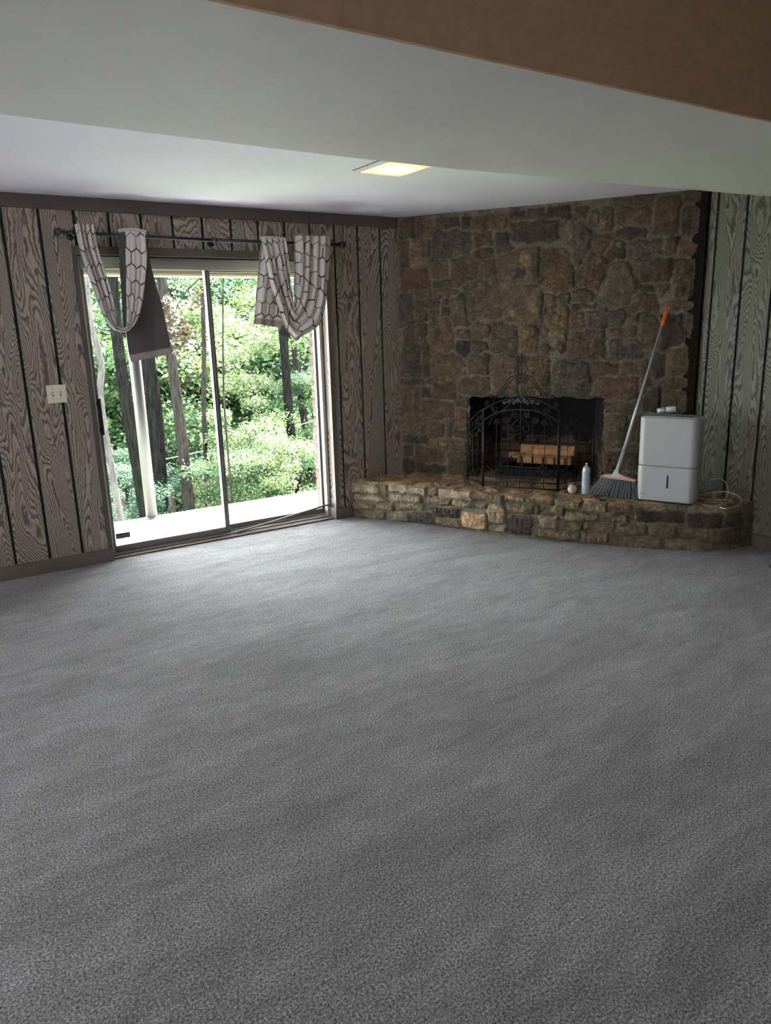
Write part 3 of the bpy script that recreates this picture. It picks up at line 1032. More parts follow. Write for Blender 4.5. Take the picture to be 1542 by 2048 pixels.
# top: slabs, ruled between the front edge and the back
nb = 90
BC, _ = resample(BK, nF, False)
V = np.linspace(0, 1, nb)[:, None, None]
top_front = np.stack([Ph[-1, :, 0], Ph[-1, :, 1]], -1)[None]
XY = top_front * (1 - V) + BC[None] * V
slabs = []
rs = np.random.default_rng(5)
for i in range(12):
    for j in range(4):
        q = np.array(FC[min(nF - 1, int((i + 0.5 + 0.3 * rs.uniform(-1, 1)) / 12 * nF))])
        bq = np.array(BC[min(nF - 1, int((i + 0.5) / 12 * nF))])
        w = (j + 0.4 + 0.25 * rs.uniform(-1, 1)) / 4
        pp = q * (1 - w) + bq * w
        slabs.append((pp[0], pp[1], rs.uniform(0.05, 0.16), rs.uniform(0.05, 0.12), 1.0 + rs.uniform(-0.4, 0.4), [(0.215, 0.125, 0.072), (0.25, 0.15, 0.09), (0.18, 0.115, 0.075), (0.15, 0.105, 0.075)][rs.integers(4)]))
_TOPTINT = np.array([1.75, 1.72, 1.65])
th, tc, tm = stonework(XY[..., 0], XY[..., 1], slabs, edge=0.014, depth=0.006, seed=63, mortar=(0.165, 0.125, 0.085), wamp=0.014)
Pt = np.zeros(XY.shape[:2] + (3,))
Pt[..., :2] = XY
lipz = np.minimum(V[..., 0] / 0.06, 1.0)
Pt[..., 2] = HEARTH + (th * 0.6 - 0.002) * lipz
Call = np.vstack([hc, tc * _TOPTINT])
Pall = np.vstack([Ph, Pt])
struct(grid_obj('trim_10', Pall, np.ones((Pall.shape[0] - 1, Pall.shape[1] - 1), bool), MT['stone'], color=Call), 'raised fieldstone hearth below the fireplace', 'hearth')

# ------------------------------------------------------------------ sliding door
door = bpy.data.objects.new('door_1', None)
COL.objects.link(door)
door.location = ((DX0 + DX1) / 2, 0.12, 0)
struct(door, 'aluminium sliding glass patio door', 'sliding door')


def frame_rect(mb, x0, x1, z0, z1, y0, y1, ws, wt, wb, mi=0):
    mb.box((x0, y0, z0), (x0 + ws, y1, z1), mi)
    mb.box((x1 - ws, y0, z0), (x1, y1, z1), mi)
    mb.box((x0 + ws, y0, z1 - wt), (x1 - ws, y1, z1), mi)
    mb.box((x0 + ws, y0, z0), (x1 - ws, y1, z0 + wb), mi)


mb = MB()
frame_rect(mb, DX0 + 0.001, DX1 - 0.012, 0.0, DZ1, 0.086, 0.185, 0.026, 0.045, 0.020)
mb.box((DX0 + 0.03, 0.088, DZ1 - 0.075), (DX1 - 0.04, 0.093, DZ1 - 0.045))
mb.box((DX0 + 0.03, 0.134, 0.018), (DX1 - 0.04, 0.138, 0.034))
mb.build('frame', MT['alu_light'], door, bevel=0.002)
mb = MB()
frame_rect(mb, 1.082, 1.942, 0.022, 1.945, 0.100, 0.130, 0.022, 0.030, 0.045)
mb.box((1.905, 0.098, 0.022), (1.942, 0.132, 1.945))
mb.box((1.920, 0.092, 0.022), (1.926, 0.099, 1.945))
mb.build('sliding_panel', MT['alu'], door, bevel=0.002)
mb = MB()
mb.box((1.10, 0.113, 0.06), (1.91, 0.117, 1.92))
mb.build('glass_pane', MT['glass'], door)
mb = MB()
frame_rect(mb, 1.915, 2.787, 0.022, 1.945, 0.142, 0.170, 0.027, 0.036, 0.048)
mb.build('fixed_panel', MT['alu'], door, bevel=0.002)
mb = MB()
mb.box((1.94, 0.154, 0.06), (2.77, 0.158, 1.92))
mb.build('glass_pane', MT['glass'], door)
mb = MB()
hx0, hx1 = 1.0850, 1.106
mb.box((hx0, 0.050, 0.850), (hx1, 0.066, 1.095))
mb.box((hx0, 0.062, 0.875), (hx1, 0.100, 0.900))
mb.box((hx0, 0.062, 1.045), (hx1, 0.100, 1.070))
mb.build('door_handle', MT['black_plastic'], door, bevel=0.004)
mb = MB()
sa, sb, sc_, sd = atY(227, 1068, .1125), atY(262, 1061, .1125), atY(262, 1073, .1125), atY(228, 1080, .1125)
mb.prism([(1.108, 0.1125, 0.112), (1.208, 0.1125, 0.112), (1.208, 0.1125, 0.152), (1.108, 0.1125, 0.152)], (0, -0.0006, 0))
stk = mb.build('sticker', MT['sticker'], door)
stk['label'] = 'navy sticker low on the glass'
mb = MB()
mb.box((1.118, 0.1114, 0.130), (1.168, 0.1118, 0.133))
mb.tube([(1.174, 0.1115, 0.144), (1.170, 0.1115, 0.132), (1.174, 0.1115, 0.122)], 0.0009, 4)
mb.tube([(1.180, 0.1115, 0.126), (1.184, 0.1115, 0.139), (1.188, 0.1115, 0.126)], 0.0009, 4)
mb.tube([(1.182, 0.1115, 0.131), (1.186, 0.1115, 0.131)], 0.0009, 4)
mb.tube([(1.200, 0.1115, 0.138), (1.194, 0.1115, 0.139), (1.192, 0.1115, 0.132), (1.195, 0.1115, 0.127), (1.201, 0.1115, 0.128)], 0.0009, 4)
mb.build('print', MT['sticker_ink'], stk)

# security bar lying slanted in the door track
mb = MB()
pa, pb = Vector((2.765, 0.066, 0.112)), Vector((1.99, 0.066, 0.022))
mb.tube([pa, pa.lerp(pb, 0.47)], 0.0085, 10)
mb.tube([pa.lerp(pb, 0.45), pb], 0.0065, 10)
mb.box((2.757, 0.052, 0.098), (2.783, 0.082, 0.126))
mb.tube([pb + Vector((-0.01, 0, -0.001)), pb + Vector((0.03, 0, 0.004))], 0.010, 10)
tag(mb.build('security_bar', simple('dull_bronze_bar', (0.20, 0.17, 0.145), 0.45, 0.5)), 'long grey metal security bar slanting along the patio door track', 'bar')

# ------------------------------------------------------------------ curtain rod
rod = thing('curtain_rod', 'black telescoping curtain rod with ball ends above patio door', 'curtain rod', (1.94, -0.08, 2.10))
RY = -0.08
RL, RR, RM = Vector((0.985, RY, 2.106)), Vector((2.885, RY, 2.097)), Vector((1.93, RY, 2.094))
mb = MB()
mb.tube([RL, RM], 0.0105, 12)
mb.tube([RM + Vector((-0.02, 0, 0)), RR], 0.0125, 12)
mb.build('pole', MT['black_plastic'], rod)
for q, sgn in ((RL, -1), (RR, 1)):
    mb = MB()
    ball = [(0.014, -0.006), (0.016, 0.0), (0.012, 0.006), (0.012, 0.010)] + [(0.027 * math.sin(a), 0.034 - 0.027 * math.cos(a)) for a in np.linspace(0.45, PI, 12)]
    mb.lathe(ball, q, (sgn, 0, 0), 18)
    mb.build('finial', MT['black_plastic'], rod)
for bx in (1.030, 1.930, 2.655):
    q = RL.lerp(RM, (bx - RL.x) / (RM.x - RL.x)) if bx < RM.x else RM.lerp(RR, (bx - RM.x) / (RR.x - RM.x))
    mb = MB()
    mb.lathe([(0.017, -0.008), (0.017, 0.008)], q, (1, 0, 0), 14)
    mb.tube([q, q + Vector((0, 0.045, 0.0)), (q.x, 0.0, q.z - 0.012)], 0.007, 8)
    mb.lathe([(0.024, 0), (0.024, 0.006), (0.018, 0.010)], (q.x, 0.0, q.z - 0.012), (0, -1, 0), 16)
    mb.build('bracket', MT['black_plastic'], rod)


# ------------------------------------------------------------------ curtains
def edge_curve(pts, n):
    c, _ = resample([tuple(p) for p in pts], n)
    return c


def drape(name, outer, inner, Y, mat, parent, folds=5, amp=0.012, uscale=1.5, v0=0.0, seed=0, nu=70, nv=110, ydrop=None, mats=None, hem=None, u0=0.0, sharp=1.6, amp_v=None):
    """strip of cloth between two traced edges (picture pixels on the plane y=Y), pleated in depth"""
    A = edge_curve([tuple(atY(x, y, Y)) for x, y in outer], nv)
    B = edge_curve([tuple(atY(x, y, Y)) for x, y in inner], nv)
    U = np.linspace(0, 1, nu)[None, :, None]
    P = A[:, None, :] * (1 - U) + B[:, None, :] * U
    vv = np.linspace(0, 1, nv)[:, None]
    uu = np.linspace(0, 1, nu)[None, :]
    r = np.random.default_rng(seed)
    ph = r.uniform(0, 6.28)
    w = np.abs(np.sin(PI * folds * uu + 0.5 * np.sin(3.1 * vv + ph) + ph)) ** sharp
    w2 = np.sin(2 * PI * folds * 0.43 * uu + ph * 2 + 2.0 * vv)
    av = np.interp(vv, np.linspace(0, 1, len(amp_v)), amp_v) if amp_v is not None else 1.0
    D = (w * amp + w2 * amp * 0.35) * av
    if ydrop is not None:
        D = D + np.interp(vv, np.linspace(0, 1, len(ydrop)), ydrop)
    P[..., 1] = P[..., 1] - D
    vl = np.r_[0, np.cumsum(np.linalg.norm(np.diff((A + B) / 2, axis=0), axis=1))]
    ul = 0.12 * (np.interp(vv, np.linspace(0, 1, len(uscale)), uscale) if isinstance(uscale, (list, tuple)) else uscale)
    UV = np.zeros((nv, nu, 2))
    UV[..., 0] = u0 + uu * ul
    UV[..., 1] = v0 - vl[:, None]
    mi = None
    mm = mat
    if hem:
        mm = [mat, MT['hem']]
        mi = np.zeros((nv - 1, nu - 1), int)
        mi[int((nv - 1) * (1 - hem)):, :] = 1
    o = grid_obj(name, P, np.ones((nv - 1, nu - 1), bool), mm, parent, uv=UV, mat_idx=mi)
    so = o.modifiers.new('thickness', 'SOLIDIFY')
    so.thickness = 0.0018
    so.offset = 0
    return o


cl = thing('curtain', 'lattice patterned curtain flung over the left end of the rod, dark lining showing', 'curtain', (1.3, -0.1, 1.6), group='curtains of the patio door')
drape('patterned_cloth',
      [(148, 449), (157, 495), (172, 540), (191, 592), (207, 633), (222, 655), (240, 663.5), (253, 663.5), (264, 655), (274, 640), (282, 615), (288, 576), (293, 530), (293, 500), (290, 463)],
      [(186, 450), (194, 492), (208, 535), (222, 580), (229, 615), (232, 638), (236, 651), (243, 656), (250, 655), (253, 650), (253.5, 624), (253, 590), (252, 543), (251, 500), (250, 461)],
      -0.105, MT['curtain'], cl, folds=4.0, amp=0.034, uscale=[2.6, 2.5, 2.2, 1.7, 1.5, 1.5], seed=4, nv=200, nu=90, amp_v=[1, 1, 0.9, 0.7, 0.5, 0.35, 0.2, 0.15], sharp=0.8)
drape('fold_over', [(236, 462), (239, 530), (243, 600), (247, 656)], [(252, 461), (253, 530), (254.5, 600), (252, 658)], -0.092, MT['lining'], cl, folds=1, amp=0.003, seed=2, nv=60, nu=12)
drape('lining', [(238, 462), (240, 520), (246, 600), (251, 660), (257, 705), (262, 724)], [(291, 464), (297, 512), (309, 560), (323, 610), (335, 665), (343, 708)], -0.060, MT['lining'], cl,
      folds=1.4, amp=0.010, seed=6, nv=90, nu=40, hem=0.055)
mb = MB()
mb.tube([tuple(atY(x, y, -0.088)) for x, y in ((236.5, 462), (250, 460.5), (270, 459.5), (291, 464))], 0.0125, 10)
top = mb.build('rod_fold', MT['curtain'], cl)

cr = thing('curtain', 'lattice patterned curtain looped over the right end of the rod', 'curtain', (2.65, -0.1, 1.7), group='curtains of the patio door')
drape('patterned_cloth',
      [(658, 473), (656, 520), (654, 561), (651, 597), (646, 625), (636, 650), (620, 663), (605, 671), (592, 680), (580, 670), (571, 657), (563, 637), (553, 610), (540, 573), (530, 526), (523, 490), (520, 476)],
      [(588, 472), (587.5, 500), (587, 525), (586, 560), (585.5, 580), (586, 592), (587, 600), (587, 604), (586, 606), (585, 603), (584.5, 598), (584, 592), (582, 582), (578, 565), (574, 519), (572, 495), (570, 478)],
      -0.108, MT['curtain'], cr, folds=4.5, amp=0.040, uscale=3.0, seed=9, nv=220, nu=120, amp_v=[1, 1, 1, 0.9, 0.6, 0.7, 0.9, 0.7, 0.35], sharp=0.9)
drape('hanging_tail', [(519, 480), (515.7, 547), (510, 610), (507, 648)], [(570, 480), (568, 547), (566, 610), (563, 656)], -0.060, MT['curtain'], cr,
      folds=3, amp=0.026, uscale=2.4, seed=13, nv=90, nu=70, hem=0.07, u0=0.3)
drape('lining', [(556, 664), (560, 667), (566, 672)], [(566, 650), (575, 660), (583, 677)], -0.085, MT['lining'], cr, folds=1, amp=0.004, seed=1, nv=20, nu=12)
mb = MB()
mb.tube([tuple(atY(x, y, -0.088)) for x, y in ((519.5, 477), (535, 475.5), (555, 476.5), (571, 478.5))], 0.0125, 10)
mb.build('rod_fold', MT['curtain'], cr)

# ------------------------------------------------------------------ light switch
sw = thing('light_switch', 'ivory double toggle light switch plate on the plywood wall', 'light switch', (0.833, 0, 1.146))
mb = MB()
mb.box((0.775, -0.0065, 1.090), (0.891, 0.001, 1.203))
mb.build('switch_plate', MT['plate'], sw, bevel=0.004)
for cx in (0.810, 0.856):
    mb = MB()
    mb.box((cx - 0.0055, -0.0075, 1.134), (cx + 0.0055, -0.006, 1.160), 0)
    mb.obox((cx, -0.013, 1.150), (0.0042, 0, 0), (0, 0.008, 0.003), (0, -0.001, 0.005), 1)
    t = mb.build('toggle', [MT['slot'], MT['plate']], sw)
for cx in (0.810, 0.856):
    for cz in (1.116, 1.178):
        mb = MB()
        mb.lathe([(0.0035, 0), (0.0035, 0.0012), (0.002, 0.0018)], (cx, -0.0062, cz), (0, -1, 0), 10)
        mb.build('screw', MT['brass'], sw)

# ------------------------------------------------------------------ recessed ceiling light
lt = thing('ceiling_light', 'lit square recessed ceiling light with warm glowing lens', 'ceiling light', (2.41, -1.55, H))
mb = MB()
lx0, lx1, ly0, ly1 = 2.283, 2.537, -1.700, -1.401
for a, b in (((lx0 - 0.045, ly0 - 0.03), (lx0, ly1 + 0.0)), ((lx1, ly0 - 0.03), (lx1 + 0.010, ly1)), ((lx0, ly0 - 0.03), (lx1, ly0)), ((lx0 - 0.045, ly1), (lx1 + 0.010, ly1 + 0.006))):
    mb.box((a[0], a[1], H - 0.006), (b[0], b[1], H + 0.001))
mb.build('trim_frame', MT['ceil'], lt, bevel=0.001)
mb = MB()
mb.box((lx0 - 0.053, ly0, H - 0.002), (lx0 - 0.047, ly1 + 0.004, H + 0.001))
mb.build('gap', MT['slot'], lt)
mb = MB()
hw, hd = (lx1 - lx0) / 2, (ly1 - ly0) / 2
mb.box((-hw, -hd, -0.008), (hw, hd, 0.0))
o = mb.build('lens', MT['lampface'])
o.location = ((lx0 + lx1) / 2, (ly0 + ly1) / 2, H - 0.001)
o.parent = lt
o.matrix_parent_inverse = parent_world(lt).inverted()

# ------------------------------------------------------------------ fire screen
MT_I = MT['iron']
sA, sB, sL, sR = Vector((3.591, -0.893, HEARTH)), Vector((3.887, -1.373, HEARTH)), Vector((3.662, -0.625, HEARTH)), Vector((4.235, -1.385, HEARTH))
sA.z = sB.z = sL.z = sR.z = HEARTH + 0.004
screen = thing('fire_screen', 'black wrought iron three-panel fire screen with scrollwork in front of fireplace', 'fire screen', tuple((sA + sB) / 2))


def spiral(cx, cz, r0, a0, turns, direction=1, n=26, r1=0.15):
    pts = []
    for i in range(n):
        f = i / (n - 1)
        r = r0 * (1 - f) + r0 * r1 * f
        a = a0 + direction * 2 * PI * turns * f
        pts.append((cx + r * math.cos(a), cz + r * math.sin(a)))
    return pts


def smooth2(pts, n=24):
    c, _ = resample(pts, n)
    return [tuple(p) for p in c]


def panel(name, P0, P1, half, both, full, parts_lines, rr=0.0038):
    """P0, P1 foot points; curves given as (u from centre, z above hearth)"""
    e = (P1 - P0)
    L = e.length
    e.normalize()
    mid = (P0 + P1) / 2
    W3 = lambda u, z: mid + e * u + Vector((0, 0, z))
    return W3, L


def draw(mb, W3, curves, r, mirror=True, n=5):
    for c in curves:
        pts = smooth2(c, max(12, len(c) * 3)) if len(c) > 2 else c
        mb.tube([W3(u, z) for u, z in pts], r, n)
        if mirror:
            mb.tube([W3(-u, z) for u, z in pts], r, n)


# centre panel (z here above the hearth)
W3, L = panel('c', sA, sB, 0, 0, 0, 0)
hl = L / 2
mb = MB()
mb.tube([W3(-hl + 0.004, 0), W3(-hl + 0.004, 0.585)], 0.0060, 8)
mb.tube([W3(hl - 0.004, 0), W3(hl - 0.004, 0.585)], 0.0060, 8)
for z in (0.012, 0.056):
    mb.tube([W3(-hl, z), W3(hl, z)], 0.0042, 6)
draw(mb, W3, [[(-hl, 0.583), (-0.19, 0.632), (-0.10, 0.665), (0, 0.680)], [(-hl, 0.500), (-0.205, 0.550), (-0.12, 0.580), (0, 0.590)]], 0.0055, True, 6)
cp = mb.build('centre_panel', MT_I, screen)
mb = MB()
for u in (-0.18, -0.09, 0.0, 0.09, 0.18):
    mb.tube([W3(u, 0.012), W3(u, 0.50 if abs(u) > 0.1 else (0.53 if u else 0.98))], 0.0030, 6)
mb.build('upright_bars', MT_I, cp)
mb = MB()
C = []
C.append([(-0.205, 0.63), (-0.200, 0.655), (-0.175, 0.700), (-0.125, 0.758), (-0.095, 0.800), (-0.070, 0.825), (0, 0.833)])
C.append([(-0.170, 0.665), (-0.150, 0.700), (-0.105, 0.758), (-0.075, 0.795), (-0.045, 0.815), (0, 0.818)])
C.append([(-0.145, 0.685), (-0.135, 0.720), (-0.095, 0.748), (-0.050, 0.735), (-0.010, 0.690)])
C.append(spiral(-0.026, 0.787, 0.022, 0.0, 1.3, 1))
C.append([(0, 0.835), (-0.030, 0.855), (-0.042, 0.885), (-0.020, 0.915), (0.0, 0.928)])
C.append(spiral(-0.018, 0.935, 0.014, -0.8, 1.2, -1))
C.append(spiral(-0.080, 0.850, 0.013, -1.6, 1.1, -1))
C.append(spiral(-0.225, 0.685, 0.018, 0.0, 1.4, -1))
C.append(spiral(-0.250, 0.625, 0.022, 0.6, 1.5, 1))
C.append(spiral(-0.190, 0.590, 0.027, 2.2, 1.5, 1))
C.append([(-0.217, 0.625), (-0.218, 0.60), (-0.190, 0.563), (-0.145, 0.572), (-0.090, 0.620), (-0.06, 0.655)])
C.append(spiral(-0.100, 0.655, 0.016, 0.3, 1.3, 1))
C.append([(0, 0.56), (-0.020, 0.520), (-0.060, 0.478), (-0.066, 0.445), (-0.045, 0.428), (-0.022, 0.440), (-0.018, 0.462), (-0.032, 0.468)])
C.append(spiral(-0.045, 0.548, 0.020, 1.2, 1.5, -1))
C.append([(-0.060, 0.58), (-0.065, 0.540), (-0.085, 0.500), (-0.110, 0.490)])
C.append(spiral(-0.108, 0.512, 0.024, -1.6, 1.6, -1))
C.append(spiral(-0.175, 0.500, 0.026, 3.4, 1.6, 1))
C.append([(-0.235, 0.47), (-0.215, 0.52), (-0.185, 0.565)])
C.append([(-0.060, 0.583), (-0.110, 0.575), (-0.160, 0.56), (-0.195, 0.53)])
# feet scrolls
C_TOP = list(C)
C = []
C.append([(-0.255, 0.090), (-0.215, 0.118), (-0.165, 0.100), (-0.130, 0.062)])
C.append([(-0.135, 0.085), (-0.095, 0.118), (-0.045, 0.100), (-0.020, 0.062)])
C.append(spiral(-0.150, 0.078, 0.013, 0, 1.1, 1))
C.append([(-0.250, 0.165), (-0.200, 0.125), (-0.160, 0.130), (-0.140, 0.165), (-0.165, 0.185)])
C.append([(-0.115, 0.140), (-0.075, 0.118), (-0.05, 0.14)])
draw(mb, W3, C, 0.0038)
foot_mb = mb
mb = MB()
draw(mb, W3, C_TOP, 0.0038)
mb.build('crest_scrollwork', MT_I, cp)
mb = foot_mb
for u, z in ((-0.11, 0.034), (0.11, 0.034)):
    mb.tube([W3(u + 0.016 * math.cos(a), z + 0.016 * math.sin(a)) for a in np.linspace(0, 2 * PI, 15)[:-1]], 0.003, 5, closed=True)
for u, z in ((0.0, 0.205), (0.18, 0.205)):
    mb.tube([W3(u + 0.020 * math.cos(a), z + 0.045 * math.sin(a)) for a in np.linspace(0, 2 * PI, 21)[:-1]], 0.0026, 5, closed=True)
draw(mb, W3, [spiral(-0.023, 0.262, 0.017, 0.2, 1.3, 1)], 0.0026)
mb.build('scrollwork', MT_I, cp)
mb = MB()
draw(mb, W3, [spiral(-0.025, 0.652, 0.014, 0, 1.4, 1), spiral(-0.052, 0.638, 0.012, 1, 1.4, -1), [(-0.02, 0.635), (-0.06, 0.660), (-0.10, 0.640), (-0.13, 0.628)], spiral(-0.122, 0.636, 0.011, 2, 1.2, 1),
              spiral(-0.085, 0.644, 0.012, 2, 1.2, -1), [(0, 0.668), (-0.02, 0.672), (-0.018, 0.655), (0, 0.640)]], 0.0038)
mb.build('leaf_ornament', MT['iron_light'], cp)
mb = MB()
mb.lathe([(0.003, 0.93), (0.009, 0.936), (0.004, 0.944), (0.011, 0.955), (0.005, 0.964), (0.008, 0.970), (0.004, 0.980), (0.0005, 0.992)], W3(0, 0), (0, 0, 1), 10)
mb.build('finial', MT_I, cp)
# side panels
for (P0, P1, zi, zo, nm) in ((sA, sL, 0.583, 0.455, 'left'), (sB, sR, 0.583, 0.455, 'right')):
    e = (P1 - P0)
    L = e.length
    e.normalize()
    P0_, P1_ = P0, P1
    W = lambda s, z: P0_ + e * s + Vector((0, 0, z))
    mb = MB()
    off0 = 0.010 * (1 if nm == 'right' else 0.9)
    mb.tube([W(off0, 0), W(off0, zi)], 0.0055, 8)
    mb.tube([W(L, 0), W(L, zo)], 0.0060, 8)
    for z in (0.012, 0.056):
        mb.tube([W(0, z), W(L, z)], 0.0042, 6)
    c1, _ = resample([(0.01, zi), (L * 0.35, zi - 0.035), (L * 0.7, zo + 0.04), (L, zo)], 16)
    c2, _ = resample([(0.01, zi - 0.10), (L * 0.35, zi - 0.135), (L * 0.7, zo - 0.05), (L, zo - 0.10)], 16)
    mb.tube([W(*p) for p in c1], 0.005, 6)
    mb.tube([W(*p) for p in c2], 0.004, 6)
    sp_ = mb.build('side_panel', MT_I, screen)
    mb = MB()
    nb_ = 3 if nm == 'right' else 2
    for i in range(nb_):
        s = L * (i + 1) / (nb_ + 1)
        mb.tube([W(s, 0.012), W(s, zi - 0.12 - 0.09 * (i + 1) / (nb_ + 1))], 0.003, 6)
    mb.build('upright_bars', MT_I, sp_)
    mb = MB()
    S = []
    k = L / 0.38
    foot_s, mb = MB(), mb
    for (u, z, r, a0, tn, dr) in ((0.06, 0.52, 0.024, 0, 1.5, 1), (0.12, 0.50, 0.020, 2, 1.4, -1), (0.18, 0.475, 0.026, 1, 1.5, 1), (0.25, 0.45, 0.020, 2, 1.4, -1), (0.32, 0.42, 0.020, 0, 1.4, 1),
                                  (0.09, 0.43, 0.026, 3, 1.5, 1), (0.17, 0.39, 0.022, 0, 1.5, -1), (0.25, 0.36, 0.022, 0, 1.5, 1), (0.30, 0.38, 0.016, 0, 1.5, -1), (0.19, 0.25, 0.018, 0, 1.4, 1), (0.08, 0.08, 0.013, 0, 1.3, 1), (0.27, 0.08, 0.013, 0, 1.3, -1), (0.33, 0.52 - 0.05, 0.014, 0, 1.4, 1)):
        (mb if z > 0.2 else foot_s).tube([W(max(0.01, p[0]), p[1]) for p in spiral(u * k, z, r * min(1, k + 0.15), a0, tn, dr)], 0.0035, 5)
    for c in ([(0.02, 0.09), (0.06, 0.13), (0.13, 0.11), (0.17, 0.065)], [(0.2, 0.065), (0.25, 0.12), (0.32, 0.12), (0.36, 0.07)], [(0.03, 0.44), (0.1, 0.48), (0.2, 0.43), (0.3, 0.33)]):
        cc, _ = resample([(a * k, b) for a, b in c], 14)
        (mb if c[0][1] > 0.2 else foot_s).tube([W(*p) for p in cc], 0.0035, 5)
    mb.build('crest_scrollwork', MT_I, sp_)
    foot_s.build('foot_scrollwork', MT_I, sp_)

# ------------------------------------------------------------------ grate and firewood
gr = thing('log_grate', 'black iron log grate inside the fireplace', 'grate', tuple(Fp(1.08, HEARTH, -0.22)))
mb = MB()
for i in range(7):
    t = 0.84 + i * 0.085
    mb.tube([Fp(t, 0.475, -0.045), Fp(t, 0.400, -0.06), Fp(t, 0.388, -0.16), Fp(t, 0.388, -0.30), Fp(t, 0.43, -0.36)], 0.008, 6)
for d in (0.10, 0.30):
    mb.tube([Fp(0.82, 0.378, -d), Fp(1.37, 0.378, -d)], 0.008, 6)
for t in (0.86, 1.33):
    for d in (0.10, 0.30):
        mb.tube([Fp(t, 0.30, -d), Fp(t, 0.378, -d)], 0.009, 6)
mb.build('bars', MT_I, gr)
mb = MB()
mb.obox(Fp(1.10, 0.335, -0.22), FD * 0.30, FN * 0.13, (0, 0, 0.03))
mb.build('ash_heap', MT['soot'], gr)


def split_log(t0, t1, z, d, w, h, rot, label, seed):
    r = np.random.default_rng(seed)
    th_ = thing('firewood_log', label, 'firewood', tuple(Fp((t0 + t1) / 2, z, -d)), 'split logs on the grate')
    mb = MB()
    sec = [(-w, -h * 0.5), (-w * 0.3, -h), (w * 0.7, -h * 0.8), (w, 0.1 * h), (w * 0.35, h), (-w * 0.75, h * 0.75)]
    c, s = math.cos(rot), math.sin(rot)
    sec = [(a * c - b * s, a * s + b * c) for a, b in sec]
    rings = 10
    vs, fs = [], []
    for i in range(rings):
        t = t0 + (t1 - t0) * i / (rings - 1)
        for (a, b) in sec:
            vs.append(Fp(t, z + b * (1 + 0.05 * r.uniform(-1, 1)), -(d + a * (1 + 0.05 * r.uniform(-1, 1)))))
    n = len(sec)
    for i in range(rings - 1):
        for k in range(n):
            fs.append((i * n + k, i * n + (k + 1) % n, (i + 1) * n + (k + 1) % n, (i + 1) * n + k))
    fs.append(tuple(range(n))[::-1])
    fs.append(tuple((rings - 1) * n + k for k in range(n)))
    mb.add(vs, fs)
    mb.build('split_wood', MT['splitwood'], th_, bevel=0.003)
    mb = MB()
    p = [(a * 1.04, b * 1.04) for a, b in sec[0:2]]
    mb.add([Fp(t0 + 0.002, z + p[0][1], -(d + p[0][0])), Fp(t1 - 0.002, z + p[0][1], -(d + p[0][0])), Fp(t1 - 0.002, z + p[1][1], -(d + p[1][0])), Fp(t0 + 0.002, z + p[1][1], -(d + p[1][0]))], [(0, 1, 2, 3)])
    mb.build('bark', MT['barklog'], th_)


split_log(0.96, 1.38, 0.438, 0.13, 0.040, 0.033, 0.2, 'front lower split log on the fireplace grate', 1)
split_log(0.86, 1.36, 0.440, 0.24, 0.045, 0.036, -0.3, 'rear lower split log on the fireplace grate', 2)
split_log(0.97, 1.40, 0.512, 0.18, 0.045, 0.035, 0.5, 'top split log of the stack on the fireplace grate', 3)

# ------------------------------------------------------------------ spray can, bulb
can = thing('spray_can', 'slim pale blue-grey spray can without cap beside broom on hearth', 'spray can', (3.985, -1.548, HEARTH + 0.003))
mb = MB()
mb.lathe([(0.026, 0), (0.0285, 0.003), (0.0285, 0.008), (0.0275, 0.012), (0.0275, 0.170), (0.0265, 0.182), (0.022, 0.194), (0.014, 0.202), (0.012, 0.206)], (3.985, -1.548, HEARTH + 0.003), (0, 0, 1), 28)
mb.build('can_body', MT['can'], can)
mb = MB()
mb.lathe([(0.0045, 0.204), (0.0045, 0.211), (0.007, 0.212), (0.007, 0.222), (0.004, 0.225)], (3.985, -1.548, HEARTH + 0.003), (0, 0, 1), 14)
mb.build('nozzle', MT['label_white'], can)
mb = MB()
mb.lathe([(0.0277, 0.028), (0.0279, 0.03), (0.0279, 0.155), (0.0277, 0.157)], (3.985, -1.548, HEARTH + 0.003), (0, 0, 1), 28)
mb.build('paper_label', simple('blue_white_can_label', (0.40, 0.45, 0.52), 0.45, var=0.18, vscale=60), can)

bc = Vector((3.925, -1.478, HEARTH + 0.036))
bulb = thing('light_bulb', 'round milky globe light bulb lying on hearth beside spray can', 'light bulb', tuple(bc - Vector((0, 0, 0.033))))
ax = Vector((0.75, -0.1, -0.05)).normalized()
mb = MB()
mb.lathe([(0.033 * math.sin(a), -0.033 * math.cos(a)) for a in np.linspace(0.02, 2.5, 18)] + [(0.015, 0.034), (0.013, 0.040)], bc, ax, 24)
mb.build('globe', MT['bulb'], bulb)
mb = MB()
mb.lathe([(0.013, 0.038), (0.014, 0.042), (0.0125, 0.046), (0.014, 0.050), (0.0125, 0.054), (0.013, 0.058), (0.006, 0.063)], bc, ax, 16)
mb.build('screw_base', MT['brass'], bulb)

# ------------------------------------------------------------------ broom
bA, bB = Vector((4.012, -1.605, HEARTH + 0.005)), Vector((4.098, -1.905, HEARTH + 0.005))
be = (bB - bA).normalized()
bm = (bA + bB) / 2
broom = thing('broom', 'upright broom with orange grip leaning on the stone wall', 'broom', tuple(bm))
bl = (bB - bA).length
wallpt = Fp(2.032, 1.565, 0.045)
hb = Vector((4.058, -1.760, HEARTH + 0.20))         # base of the pole at the broom head
dirp = (wallpt - hb).normalized()
lean = Vector((dirp.x, dirp.y, 0)) - be * Vector((dirp.x, dirp.y, 0)).dot(be)
bn = Vector((be.y, -be.x, 0))
